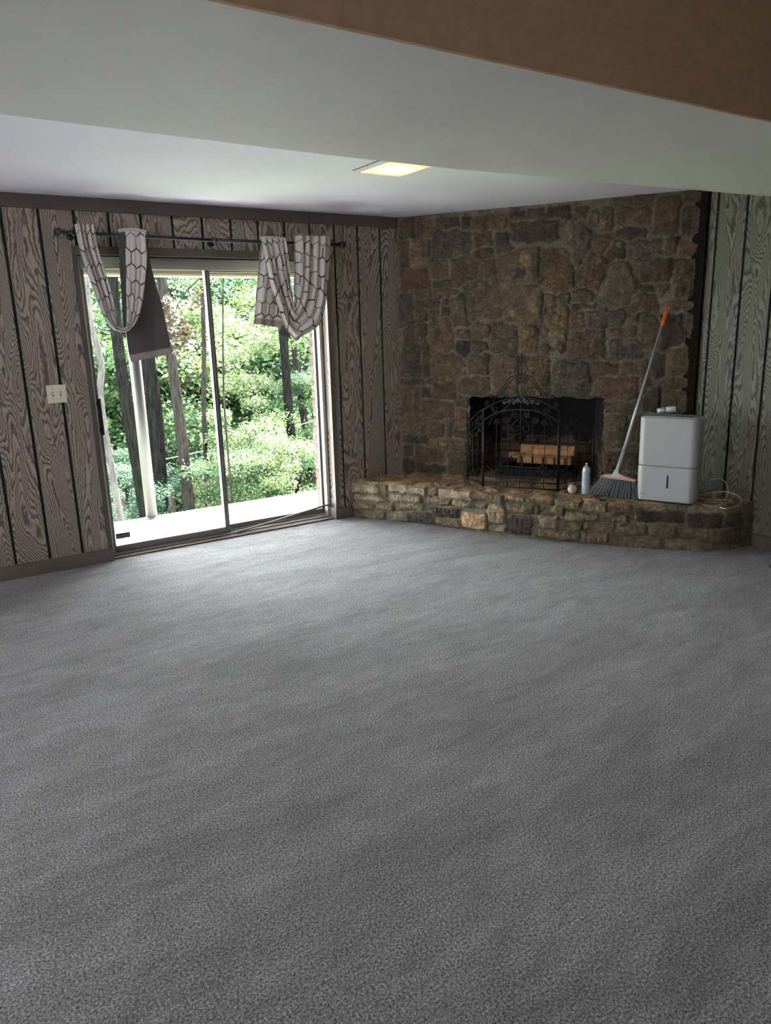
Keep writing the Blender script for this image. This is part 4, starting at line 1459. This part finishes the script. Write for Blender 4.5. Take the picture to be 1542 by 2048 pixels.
# head
mb = MB()
zb0 = HEARTH + 0.142
prof = []
hs0, hs1 = 0.055, bl - 0.02
head_c = bA + be * ((hs0 + hs1) / 2) + Vector((0, 0, zb0))
hwid = (hs1 - hs0) / 2
c0 = bA + Vector((0, 0, 0.142))
top_pts = [(hs0, 0.0), (hs0 + 0.02, 0.013), (hs0 + 0.075, 0.018), (0.135, 0.028), (0.148, 0.055), (0.176, 0.055), (0.182, 0.030), (hs1 - 0.06, 0.012), (hs1, -0.004)]
poly = [c0 + be * s + Vector((0, 0, z)) for s, z in top_pts]
mb.prism([p - bn * 0.016 for p in poly], bn * 0.032)
hd = mb.build('broom_head', MT['broomgrey'], broom, bevel=0.004)
mb = MB()
mb.prism([c0 + be * s + Vector((0, 0, z)) - bn * 0.019 for s, z in ((hs0 - 0.004, 0.004), (hs0 - 0.004, -0.007), (hs1 + 0.004, -0.012), (hs1 + 0.004, -0.001))], bn * 0.038)
mb.build('orange_rim', simple('faded_orange_plastic', (0.55, 0.17, 0.09), 0.5), broom)
mb = MB()
r = np.random.default_rng(3)
for j in range(4):
    for i in range(46):
        f = (i + 0.5) / 46
        top_ = c0 + be * (hs0 + (hs1 - hs0) * f) + bn * (j - 1.5) * 0.009 + Vector((0, 0, -0.006))
        bot = bA + be * (-0.045 + (bl + 0.05) * f + 0.006 * r.uniform(-1, 1)) + bn * (j - 1.5) * 0.014 + Vector((0, 0, 0.003 * r.uniform(0, 1)))
        midp = (top_ + bot) / 2 + be * 0.003 * r.uniform(-1, 1)
        mb.tube([top_, midp, bot], [0.0022, 0.0027, 0.0030], 4, mi=int(i % 3 == 0 and j in (0, 3)), cap=False)
mb.build('bristles', [MT['bristle'], MT['bristle_pale']], broom)
mb = MB()
p0 = c0 + be * 0.162 + Vector((0, 0, 0.045))
d_ = (wallpt - p0)
mb.tube([p0, p0 + d_ * 0.12], [0.014, 0.0115], 12)
mb.build('socket', MT['broomgrey'], broom)
mb = MB()
mb.tube([p0 + d_ * 0.05, p0 + d_ * 0.93], 0.0100, 12)
mb.build('pole', MT['pole'], broom)
mb = MB()
g0, g1 = p0 + d_ * 0.895, p0 + d_ * 1.0
mb.tube([g0, g0.lerp(g1, 0.25), g0.lerp(g1, 0.5), g0.lerp(g1, 0.75), g0.lerp(g1, 0.86)], [0.0115, 0.0145, 0.013, 0.0145, 0.011], 12)
ring_c = g0.lerp(g1, 0.97)
dn = d_.normalized()
sd_ = dn.cross(FN).normalized()
mb.tube([ring_c + (dn * math.cos(a) + sd_ * math.sin(a)) * 0.0135 for a in np.linspace(0, 2 * PI, 15)[:-1]], 0.0055, 8, closed=True)
mb.build('grip', MT['orange'], broom)

# ------------------------------------------------------------------ dehumidifier
dA, dB = Vector((4.072, -1.908, 0)), Vector((4.220, -2.247, 0))
de = (dB - dA).normalized()
dn2 = Vector((-de.y, de.x, 0))
if dn2.x < 0:
    dn2 = -dn2
dW, dD, dH = 0.378, 0.20, 0.570
dO = dA + de * dW / 2 + Vector((0, 0, HEARTH + 0.004))
deh = thing('dehumidifier', 'tall white dehumidifier standing on the right end of hearth', 'dehumidifier', tuple(dO + dn2 * dD / 2))


def rounded(w, d, r, n=6):
    pts = []
    for cx, cy, a0 in ((w / 2 - r, r, -PI / 2), (w / 2 - r, d - r, 0), (-w / 2 + r, d - r, PI / 2), (-w / 2 + r, r, PI)):
        for i in range(n + 1):
            a = a0 + PI / 2 * i / n
            pts.append((cx + r * math.cos(a), cy + r * math.sin(a)))
    return pts


def rbox(mb, z0, z1, w, d, r, inset=0.0, mi=0, edge=0.006):
    levels = [(z0, edge), (z0 + edge, 0), (z1 - edge, 0), (z1, edge)]
    base = rounded(w, d, r)
    n = len(base)
    vs, fs = [], []
    for z, ins in levels:
        k = (w - 2 * (ins + inset)) / w
        k2 = (d - 2 * (ins + inset)) / d
        for x, y in base:
            vs.append(dO + de * (x * k) + dn2 * (d / 2 + (y - d / 2) * k2) + Vector((0, 0, z)))
    for i in range(3):
        for j in range(n):
            fs.append((i * n + j, i * n + (j + 1) % n, (i + 1) * n + (j + 1) % n, (i + 1) * n + j))
    fs.append(tuple(range(n))[::-1])
    fs.append(tuple(3 * n + j for j in range(n)))
    mb.add(vs, fs, mi, False)


mb = MB()
rbox(mb, 0.250, dH, dW, dD, 0.045, edge=0.004)
o = mb.build('upper_housing', MT['white'], deh)
mb = MB()
rbox(mb, 0.016, 0.2475, dW, dD, 0.045, edge=0.003)
tank = mb.build('water_tank', MT['white'], deh)
mb = MB()
mb.obox(dO + dn2 * dD / 2 + Vector((0, 0, dH / 2)), de * (dW / 2 - 0.020), dn2 * (dD / 2 - 0.020), (0, 0, dH / 2 - 0.012))
for i, (sx, sy) in enumerate(((1, 1), (-1, 1), (1, -1), (-1, -1))):
    pass
mb.obox(dO + dn2 * dD / 2 + Vector((0, 0, 0.010)), de * (dW / 2 - 0.02), dn2 * (dD / 2 - 0.015), (0, 0, 0.010))
mb.build('inner_shell', MT['slot'], deh)
mb = MB()
mb.obox(dO + dn2 * dD / 2 + Vector((0, 0, dH + 0.0035)), de * (dW / 2 - 0.022), dn2 * (dD / 2 - 0.022), (0, 0, 0.0035))
mb.obox(dO + dn2 * 0.06 + Vector((0, 0, dH + 0.008)), de * (dW / 2 - 0.05), dn2 * 0.025, (0, 0, 0.001), 1)
mb.build('control_top', [simple('grey_top_vent', (0.33, 0.33, 0.32), 0.5), MT['slot']], deh, bevel=0.002)
mb = MB()
ctr = dO + de * 0.013 - dn2 * 0.0006
mb.obox(ctr + Vector((0, 0, 0.150)), de * 0.0048, dn2 * 0.0014, (0, 0, 0.043))
mb.build('level_window', MT['slot'], tank, bevel=0.0004)
mb = MB()
tx = dO - de * 0.145 - dn2 * 0.0004 + Vector((0, 0, 0.058))
for i in range(9):
    mb.obox(tx + de * (i * 0.0052 - 0.012), de * 0.0017, dn2 * 0.0008, (0, 0, 0.0022 if i % 3 else 0.0030))
mb.build('small_print', simple('grey_print', (0.16, 0.16, 0.17), 0.5), tank)

# small bottle on top
bt = dO + dn2 * 0.16 + de * (-0.115) + Vector((0, 0, dH + 0.009))
bott = thing('small_bottle', 'small pale plastic bottle lying on top of the dehumidifier', 'bottle', tuple(bt))
ax2 = (de * 0.9 + dn2 * 0.25 + Vector((0, 0, 0.13))).normalized()
mb = MB()
mb.lathe([(0.014, 0.022), (0.019, 0.030), (0.020, 0.055)], bt + Vector((0, 0, 0.017)), ax2, 18)
mb.build('bottle_body', MT['broomgrey'], bott)
mb = MB()
mb.lathe([(0.0185, 0.054), (0.020, 0.056), (0.020, 0.112), (0.016, 0.116)], bt + Vector((0, 0, 0.017)), ax2, 18)
mb.build('label_band', MT['label_white'], bott)
mb = MB()
mb.lathe([(0.012, -0.002), (0.0155, 0.002), (0.0155, 0.020), (0.013, 0.024)], bt + Vector((0, 0, 0.017)), ax2, 18)
mb.build('bottle_cap', MT['label_white'], bott)

# power cord
NC = Vector((0.93, 0.36, 0)).normalized()
pc0 = Vector((4.47, -2.24, 0.31))


def cpt(x, y, dz=0.0):
    return atP(x, y, pc0, NC)


raw = [(1391, 992), (1400, 976), (1418, 962), (1440, 957), (1453, 968), (1456, 984), (1449, 1002), (1436, 1010), (1418, 1012), (1400, 1006), (1390, 998), (1400, 990), (1430, 984), (1455, 984), (1475, 991), (1483, 1001), (1474, 1012), (1452, 1017), (1440, 1013), (1452, 1006), (1464, 1004), (1450, 1000), (1424, 999), (1393, 996)]
pts = []
for i, (x, y) in enumerate(raw):
    zc = cpt(x, y)
    hz = atZ(x, y, HEARTH + 0.009)
    # where the plane point would sink below the hearth, the cord lies on the hearth top
    p = zc if zc.z > HEARTH + 0.008 else hz
    if p.x > XW - 0.02:
        p = atX(x, y, XW - 0.02)
    pts.append(tuple(p))
cc, _ = resample(pts, 170)
cc[:, 2] = np.maximum(cc[:, 2], HEARTH + 0.008)
mb = MB()
mb.tube([Vector(p) for p in cc], 0.0040, 8)
cord = mb.build('power_cord', simple('pale_grey_cord', (0.40, 0.38, 0.36), 0.5))
tag(cord, 'pale power cord coiled on hearth to the right of dehumidifier', 'cord')
mb = MB()
p = cpt(1425, 992)
mb.obox(p + Vector((0.02, 0, 0.0)), (0.008, 0, 0), (0, 0.010, 0), (0, 0, 0.02))
mb.build('tie', MT['broomgrey'], cord, bevel=0.002)

# small bits on the hearth and the carpet
for i, (x, y, w) in enumerate(((1168, 999, 0.0), (1213, 1001, 1.0))):
    p = atZ(1205 + 22 * i, 1001.5 + i * 1.2, HEARTH + 0.004)
    mb = MB()
    mb.obox(p + Vector((0, 0, 0.003)), (0.010, -0.016, 0), (0.005, 0.003, 0), (0, 0, 0.003))
    tag(mb.build('wood_chip', MT['soot'] if i == 0 else MT['barklog'], bevel=0.001), 'tiny dark chip on the hearth edge below the broom' if i == 0 else 'tiny brown chip on hearth edge below right side of broom', 'chip')
lints = [((451, 1611), 0.020, 'curled cream thread of lint on the carpet, largest in the foreground'), ((83, 1904), 0.012, 'cream fluff lint on carpet at lower left of the picture'),
         ((205, 1673), 0.012, 'small lint tuft on carpet left of the curled thread')]
for (xy, sz, lab) in lints:
    p = atZ(xy[0], xy[1], 0.004)
    mb = MB()
    r = random.Random(xy[0])
    q = [p + Vector((sz * (i / 5 - 0.5) + r.uniform(-1, 1) * sz * 0.15, -sz * 0.5 * (i / 5 - 0.5) + r.uniform(-1, 1) * sz * 0.2, 0.002 + 0.002 * r.random())) for i in range(6)]
    mb.tube(q, [0.001, 0.0022, 0.0028, 0.0024, 0.002, 0.001], 6)
    tag(mb.build('lint', MT['lint']), lab, 'lint')
p = atZ(1540, 1131, 0.012)
mb = MB()
mb.tube([p + Vector((-0.004, 0.0, 0)), p + Vector((0.02, -0.03, 0.0)), p + Vector((0.07, -0.12, -0.002))], [0.012, 0.012, 0.010], 10)
tag(mb.build('black_plug', MT['black_plastic']), 'black plug lying on the carpet at the right edge of the picture', 'plug')

# ------------------------------------------------------------------ outside: deck, post, beam, brick
DKZ = -0.06
mb = MB()
x = -1.2
while x < 7.5:
    mb.box((x, 0.19, DKZ - 0.035), (x + 0.123, 1.33, DKZ))
    mb.box((x + 0.123, 0.20, DKZ - 0.030), (x + 0.139, 1.325, DKZ - 0.002), 1)  # near-black filler paints the shade inside each board gap
    x += 0.139
mb.box((-1.2, 0.19, DKZ - 0.3), (7.5, 1.28, DKZ - 0.05), 1)  # near-black too, so the shade below the boards is in the colour
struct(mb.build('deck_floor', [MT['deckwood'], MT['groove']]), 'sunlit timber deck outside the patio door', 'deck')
mb = MB()
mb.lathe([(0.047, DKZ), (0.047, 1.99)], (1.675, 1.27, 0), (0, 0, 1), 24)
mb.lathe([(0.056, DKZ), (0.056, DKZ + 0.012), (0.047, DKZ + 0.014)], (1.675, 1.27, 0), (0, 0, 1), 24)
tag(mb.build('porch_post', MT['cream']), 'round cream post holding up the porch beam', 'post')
mb = MB()
mb.box((-1.2, 1.22, 1.965), (7.5, 1.33, 2.20))
mb.box((-1.2, 1.20, 1.955), (7.5, 1.35, 1.975))
struct(mb.build('porch_beam', MT['beam'], bevel=0.003), 'cream painted beam along the porch edge', 'beam')
mb = MB()
mb.box((-1.2, 0.2, 2.21), (7.5, 1.6, 2.25))
struct(mb.build('porch_ceiling', MT['beam']))
# outer brick skin of the house beside the door
mb = MB()
z = DKZ
row = 0
while z < 2.2:
    d = 0.006 * ((row * 37) % 5 - 2) / 2
    mb.box((2.788 + d, 0.19, z + 0.004), (3.4, 0.285 + d, z + 0.064))
    z += 0.072
    row += 1
mb.box((2.797, 0.187, DKZ), (3.4, 0.275, 2.2))
mb.box((3.4, 0.165, DKZ), (7.5, 0.275, 2.2))
struct(mb.build('wall_outside', MT['brick'], bevel=0.004), 'red brick outer wall edge beside the door', 'brick wall')
mb = MB()
mb.box((x0r, 0.165, DKZ), (DX0 - 0.03, 0.275, 2.2))
struct(mb.build('wall_outside_left', MT['brick']))

# ------------------------------------------------------------------ outside: ground
gx = np.linspace(-22, 60, 60)
gy = np.linspace(1.3, 62, 50)
GX, GY_ = np.meshgrid(gx, gy)


def ground_z(x, y):
    return -2.9 - 0.02 * y + 0.35 * np.sin(x * 0.31 + 1) * np.cos(y * 0.23) + 0.0028 * np.maximum(y - 22, 0) ** 2


PG = np.stack([GX, GY_, ground_z(GX, GY_)], -1)
struct(grid_obj('ground', PG, np.ones((49, 59), bool), MT['ground']), 'leafy woodland floor beyond the deck', 'ground')


# ------------------------------------------------------------------ outside: trees
def leaf_mesh(name, n, rx, ry, rz, size, mat, seed, layers=0, tilt=0.75):
    r = np.random.default_rng(seed)
    if layers:
        k = r.integers(0, layers, n)
        cx = r.uniform(-rx, rx, layers)
        cy = r.uniform(-ry, ry, layers)
        cz = r.uniform(-rz, rz, layers)
        rad = r.uniform(0.35, 0.8, layers) * min(rx, ry, 1.4)
        a = r.uniform(0, 2 * PI, n)
        q = np.sqrt(r.uniform(0, 1, n)) * rad[k]
        c = np.stack([cx[k] + q * np.cos(a), cy[k] + q * np.sin(a), cz[k] + r.normal(0, 0.17, n) - 0.15 * q ** 2], 1)
    else:
        d = r.normal(0, 1, (n, 3))
        d /= np.linalg.norm(d, axis=1)[:, None]
        rr = r.uniform(0.35, 1, n)[:, None] ** 0.5
        c = d * rr * np.array([rx, ry, rz])
    nrm = np.stack([r.normal(0, tilt, n), r.normal(0, tilt, n), np.ones(n)], 1)
    nrm /= np.linalg.norm(nrm, axis=1)[:, None]
    a = r.uniform(0, 2 * PI, n)
    e = np.stack([np.cos(a), np.sin(a), np.zeros(n)], 1)
    e -= nrm * (e * nrm).sum(1)[:, None]
    e /= np.linalg.norm(e, axis=1)[:, None]
    s = np.cross(nrm, e)
    L = (size * r.uniform(0.6, 1.3, n))[:, None]
    v = np.stack([c - e * L * 0.5, c + s * L * 0.30 + nrm * L * 0.06, c + e * L * 0.55 - nrm * L * 0.08, c - s * L * 0.30 + nrm * L * 0.06], 1).reshape(-1, 3)
    q = np.arange(4 * n).reshape(n, 4)
    tri = np.stack([q[:, [0, 1, 2]], q[:, [0, 2, 3]]], 1).reshape(-1, 3)
    me = bpy.data.meshes.new(name)
    me.vertices.add(len(v))
    me.vertices.foreach_set('co', v.astype(np.float32).ravel())
    me.loops.add(len(tri) * 3)
    me.loops.foreach_set('vertex_index', tri.astype(np.int32).ravel())
    me.polygons.add(len(tri))
    me.polygons.foreach_set('loop_start', (np.arange(len(tri)) * 3).astype(np.int32))
    me.materials.append(mat)
    me.update(calc_edges=True)
    return me


LM = {
    'a1': leaf_mesh('foliage_a', 9500, 1.9, 1.6, 1.7, 0.118, MT['leaf_a'], 1, 16),
    'a2': leaf_mesh('foliage_b', 9500, 1.8, 1.6, 1.9, 0.118, MT['leaf_a'], 2, 18),
    'b1': leaf_mesh('foliage_c', 9500, 1.9, 1.7, 1.7, 0.118, MT['leaf_b'], 3, 16),
    'b2': leaf_mesh('foliage_d', 9500, 1.8, 1.7, 1.8, 0.118, MT['leaf_b'], 4, 15),
    'c1': leaf_mesh('foliage_e', 9500, 1.8, 1.6, 1.6, 0.118, MT['leaf_c'], 5, 14),
    's1': leaf_mesh('foliage_sparse', 900, 1.3, 1.1, 1.0, 0.13, MT['leaf_a'], 6, 6),
    's2': leaf_mesh('foliage_sparse_pale', 900, 1.3, 1.1, 1.0, 0.13, MT['leaf_c'], 8, 6),
}


def foliage(key, parent, loc, rz, sc):
    o = bpy.data.objects.new('foliage', LM[key])
    COL.objects.link(o)
    o.parent = parent
    o.matrix_parent_inverse = parent_world(parent).inverted()
    o.location = loc
    o.rotation_euler = (0, 0, rz)
    o.scale = (sc, sc, sc)
    return o


def trunk_tree(pixels, Y, widths, mat, label, extra=(), group=None, name='tree'):
    """pixels: trace of the trunk from top to bottom, standing at distance Y"""
    P = [atY(x, y, Y) for x, y in pixels]
    top_, bot = P[0], P[-1]
    dt = (P[0] - P[1]).normalized()
    db = (P[-1] - P[-2]).normalized()
    up_ = [top_ + dt * 3.2 + Vector((0.1, 0, 1.0)), top_ + dt * 1.5]
    gz = float(ground_z(bot.x, bot.y))
    k = max(0.1, (bot.z - gz + 0.1) / max(0.3, -db.z))
    down = [bot + db * k * 0.5, bot + db * k]
    line = up_ + P + down
    wp = [w * (P[0] - CAM_POS).dot(_fwd) / F_PX / 2 for w in widths]
    rad = [wp[0] * 0.75, wp[0] * 0.9] + list(np.interp(np.linspace(0, 1, len(P)), np.linspace(0, 1, len(wp)), wp)) + [wp[-1] * 1.05, wp[-1] * 1.3]
    c, _ = resample([tuple(p) for p in line], 40)
    rd = np.interp(np.linspace(0, 1, 40), np.linspace(0, 1, len(rad)), rad)
    t = thing(name, label, 'tree', (down[-1].x, down[-1].y, gz), group)
    mb = MB()
    mb.tube([Vector(p) for p in c], [float(a) for a in rd], 12)
    mb.build('trunk', mat, t)
    for (tx, key, sc, off) in extra:
        i = int(tx * 39)
        p = Vector(c[i])
        mb = MB()
        e = p + Vector(off)
        mb.tube([p, p.lerp(e, 0.5) + Vector((0, 0, 0.12)), e], [rd[i] * 0.35, rd[i] * 0.25, rd[i] * 0.1], 6)
        mb.build('branch', mat, t)
        foliage(key, t, e, 1.3 * i, sc)
    return t


trunk_tree([(172, 560), (182, 650), (203, 725), (200, 790), (213, 880), (240, 1035)], 3.6, [7, 9, 13, 14, 16], MT['bark_pale'], 'thin crooked pale tree nearest the left edge of the patio door',
           [(0.22, 's1', 0.5, (0.5, 0.3, 0.2)), (0.36, 's2', 0.45, (0.55, 0.5, 0.1))])
trunk_tree([(225, 560), (235, 680), (255, 820), (275, 930), (292, 1032)], 6.5, [20, 22, 24, 28], MT['bark_dark'], 'thick dark tree just left of the round cream post', [(0.25, 's1', 0.7, (-0.9, 0.6, 0.3))])
trunk_tree([(285, 560), (300, 730), (313, 820), (320, 920), (324, 1026)], 7.5, [17, 22, 24, 26], MT['bark_dark'], 'thick dark tree just right of the round cream post', [(0.3, 's2', 0.6, (0.9, -0.4, 0.2))])
trunk_tree([(283, 700), (290, 760), (300, 860), (311, 1000)], 8.6, [8, 9, 10], MT['bark_dark'], 'slim dark tree crowded between cream post and thick tree right of it')
trunk_tree([(322, 555), (338, 680), (350, 770), (364, 880), (379, 1020)], 7.0, [18, 20, 21, 24], MT['bark_mid'], 'straight furrowed grey-brown tree in the middle of the sliding panel', [(0.2, 's1', 0.6, (-0.7, 0.3, 0.3)), (0.42, 's2', 0.35, (0.4, -0.3, 0.0))])
trunk_tree([(404, 555), (408, 700), (407, 800), (411, 900), (414, 1015)], 7.8, [8, 9, 10], MT['bark_mid'], 'slender upright tree just left of the meeting stile', [(0.3, 's1', 0.5, (0.5, 0.3, 0.1))])
trunk_tree([(446, 560), (446, 700), (448, 800), (457, 920), (465, 1008)], 5.0, [3, 3.4, 4.5], MT['bark_mid'], 'very thin sapling just right of the meeting stile', [(0.4, 's2', 0.4, (0.3, 0.3, 0.1))], name='sapling')
trunk_tree([(556, 560), (568, 690), (576, 800), (586, 900), (600, 990)], 8.0, [16, 17, 18, 19], MT['bark_dark'], 'dark tree seen below the looped right curtain', [(0.36, 'a1', 0.28, (0.3, -0.5, 0.2))])
trunk_tree([(572, 560), (588, 690), (600, 780), (613, 870), (630, 980)], 9.5, [11, 12, 13, 16], MT['bark_mid'], 'leaning ivy-covered tree nearest the brick edge', [(0.5, 'b1', 0.28, (0.2, -0.3, 0.0)), (0.62, 'b2', 0.25, (0.1, -0.3, -0.2))])
for i, (x, Y, w) in enumerate(((478, 22, 7), (505, 26, 7), (530, 20, 6), (360, 24, 7), (250, 20, 7), (345, 17, 9), (190, 24, 8), (430, 19, 6))):
    trunk_tree([(x, 560), (x + 4, 700), (x + 10, 850), (x + 16, 960)], Y, [w, w, w + 1], MT['bark_dark'], 'distant dark trunk half hidden in the green undergrowth', group='distant trunks in the woods')

# undergrowth: leafy shrubs filling the wood in rows of depth
rs = random.Random(11)
stem_mb = MB()
stem_mb.tube([(0, 0, 0), (0.05, 0, 0.8), (0.0, 0.05, 1.6)], [0.03, 0.02, 0.008], 6)
stem_mb.tube([(0.03, 0, 0.5), (0.4, 0.1, 1.1), (0.8, 0.1, 1.5)], [0.015, 0.01, 0.005], 5)
stem_mb.tube([(0.03, 0, 0.6), (-0.3, 0.2, 1.2), (-0.7, 0.1, 1.5)], [0.015, 0.01, 0.005], 5)
stem_src = stem_mb.build('stem', MT['bark_mid'])
COL.objects.unlink(stem_src)


def shrub(x, y, z, key, sc, label, group, cat='shrub', name='shrub'):
    t = thing(name, label, cat, (x, y, z - 1.4 * sc), group)
    foliage(key, t, (x, y, z), rs.uniform(0, 6.28), sc)
    s = stem_src.copy()
    COL.objects.link(s)
    s.parent = t
    s.location = (0, 0, 0)
    s.scale = (sc, sc, sc)
    return t


# the cone seen through the door: x grows with y
def cone(y, f):
    k = (y + 5.09)
    return k * (0.165 + f * (0.56 - 0.165))


keysA = ['a1', 'b1', 'a2', 'c1', 'b2', 'a1', 'c1', 'a2']
n_s = 0
for (y, zc_list, nx, sc) in ((11.0, (-1.9,), 6, 0.85), (13.5, (-2.3, 0.2), 6, 1.0), (17, (-2.4, -0.2, 2.2), 7, 1.05), (22, (-2.8, 0.0, 2.3), 8, 1.3), (28, (-2.5, 0.4, 2.6), 8, 1.6), (36, (-1.8, 1.2, 3.6), 9, 2.0)):
    for zc in zc_list:
        for i in range(nx):
            f = (i + 0.5 + rs.uniform(-0.35, 0.35)) / nx * 1.5 - 0.25
            if y == 11.0 and f < 0.25:
                continue
            xx = cone(y, f)
            key = keysA[rs.randrange(8)]
            if zc < 0.5:
                shrub(xx, y + rs.uniform(-0.8, 0.8), zc + rs.uniform(-0.4, 0.4), key, sc * rs.uniform(0.85, 1.15), 'leafy green shrub in the woods beyond the deck', 'woodland undergrowth beyond the deck')
            else:
                shrub(xx, y + rs.uniform(-0.8, 0.8), zc + rs.uniform(-0.4, 0.4), key, sc * rs.uniform(0.85, 1.15), 'green understory tree crown beyond the deck', 'understory trees beyond the deck', 'tree', 'understory_tree')
            n_s += 1
for (px, py, Y, key, sc) in ((500, 880, 8.0, 'c1', 0.42), (530, 950, 6.5, 'c1', 0.40), (560, 960, 7.5, 'a1', 0.40), (470, 960, 7.2, 'a2', 0.40), (440, 1000, 7.5, 'c1', 0.35), (500, 700, 10, 'c1', 0.5), (610, 800, 9, 'a2', 0.35), (630, 900, 10, 'c1', 0.4), (250, 980, 9, 'b1', 0.4), (215, 1010, 7, 'b2', 0.35), (350, 990, 10, 'b1', 0.4)):
    p = atY(px, py, Y)
    shrub(p.x, p.y, p.z, key, sc, 'low leafy shrub growing up just beyond the deck edge', 'young shrubs at the deck edge')

# withered leaf clusters hanging in the middle of the sliding panel
wm = leaf_mesh('withered_leaves', 46, 0.10, 0.10, 0.16, 0.085, MT['leaf_dead'], 77)
wt = thing('dead_branch', 'thin branch with bunches of withered brown leaves', 'branch', tuple(atY(372, 640, 5.4)))
mb = MB()
wp_ = [atY(x, y, 5.4) for x, y in ((400, 556), (375, 580), (355, 610), (345, 650), (352, 690))]
mb.tube(wp_, [0.012, 0.010, 0.008, 0.006, 0.003], 6)
mb.tube([wp_[2], atY(372, 640, 5.4), atY(368, 680, 5.4)], [0.006, 0.005, 0.003], 5)
mb.build('twig', MT['bark_mid'], wt)
for (x, y) in ((338, 612), (345, 645), (362, 655), (372, 670), (358, 690), (390, 600)):
    o = bpy.data.objects.new('leaf_cluster', wm)
    COL.objects.link(o)
    o.parent = wt
    o.matrix_parent_inverse = parent_world(wt).inverted()
    o.location = atY(x, y, 5.4)
    o.rotation_euler = (0.2, 0.1, x)

# fence rail, rope
fr_ = thing('rail_fence', 'old brown rail fence low among the trees', 'fence', tuple(atY(243, 1030, 10)))
mb = MB()
q0, q1 = atY(180, 1018, 10), atY(430, 977, 10)
mb.tube([q0, q1], 0.035, 8)
mb.build('rail', MT['oldwood'], fr_)
for px in (243, 341):
    a_, b_ = atY(px, 985 if px == 243 else 975, 9.95), atY(px + 6, 1036 if px == 243 else 1026, 9.95)
    mb = MB()
    mb.tube([Vector((a_.x, a_.y, a_.z)), Vector((a_.x, a_.y, float(ground_z(a_.x, a_.y))))], 0.07, 8)
    mb.build('post', MT['oldwood'], fr_)
mb = MB()
cc, _ = resample([tuple(atY(x, y, 8.6)) for x, y in ((150, 952), (207, 942), (262, 932), (325, 919), (380, 908), (435, 894), (520, 872), (640, 838))], 30)
mb.tube([Vector(p) for p in cc], 0.006, 6)
tag(mb.build('rope', MT['rope']), 'pale rope strung between the trees behind the deck', 'rope')
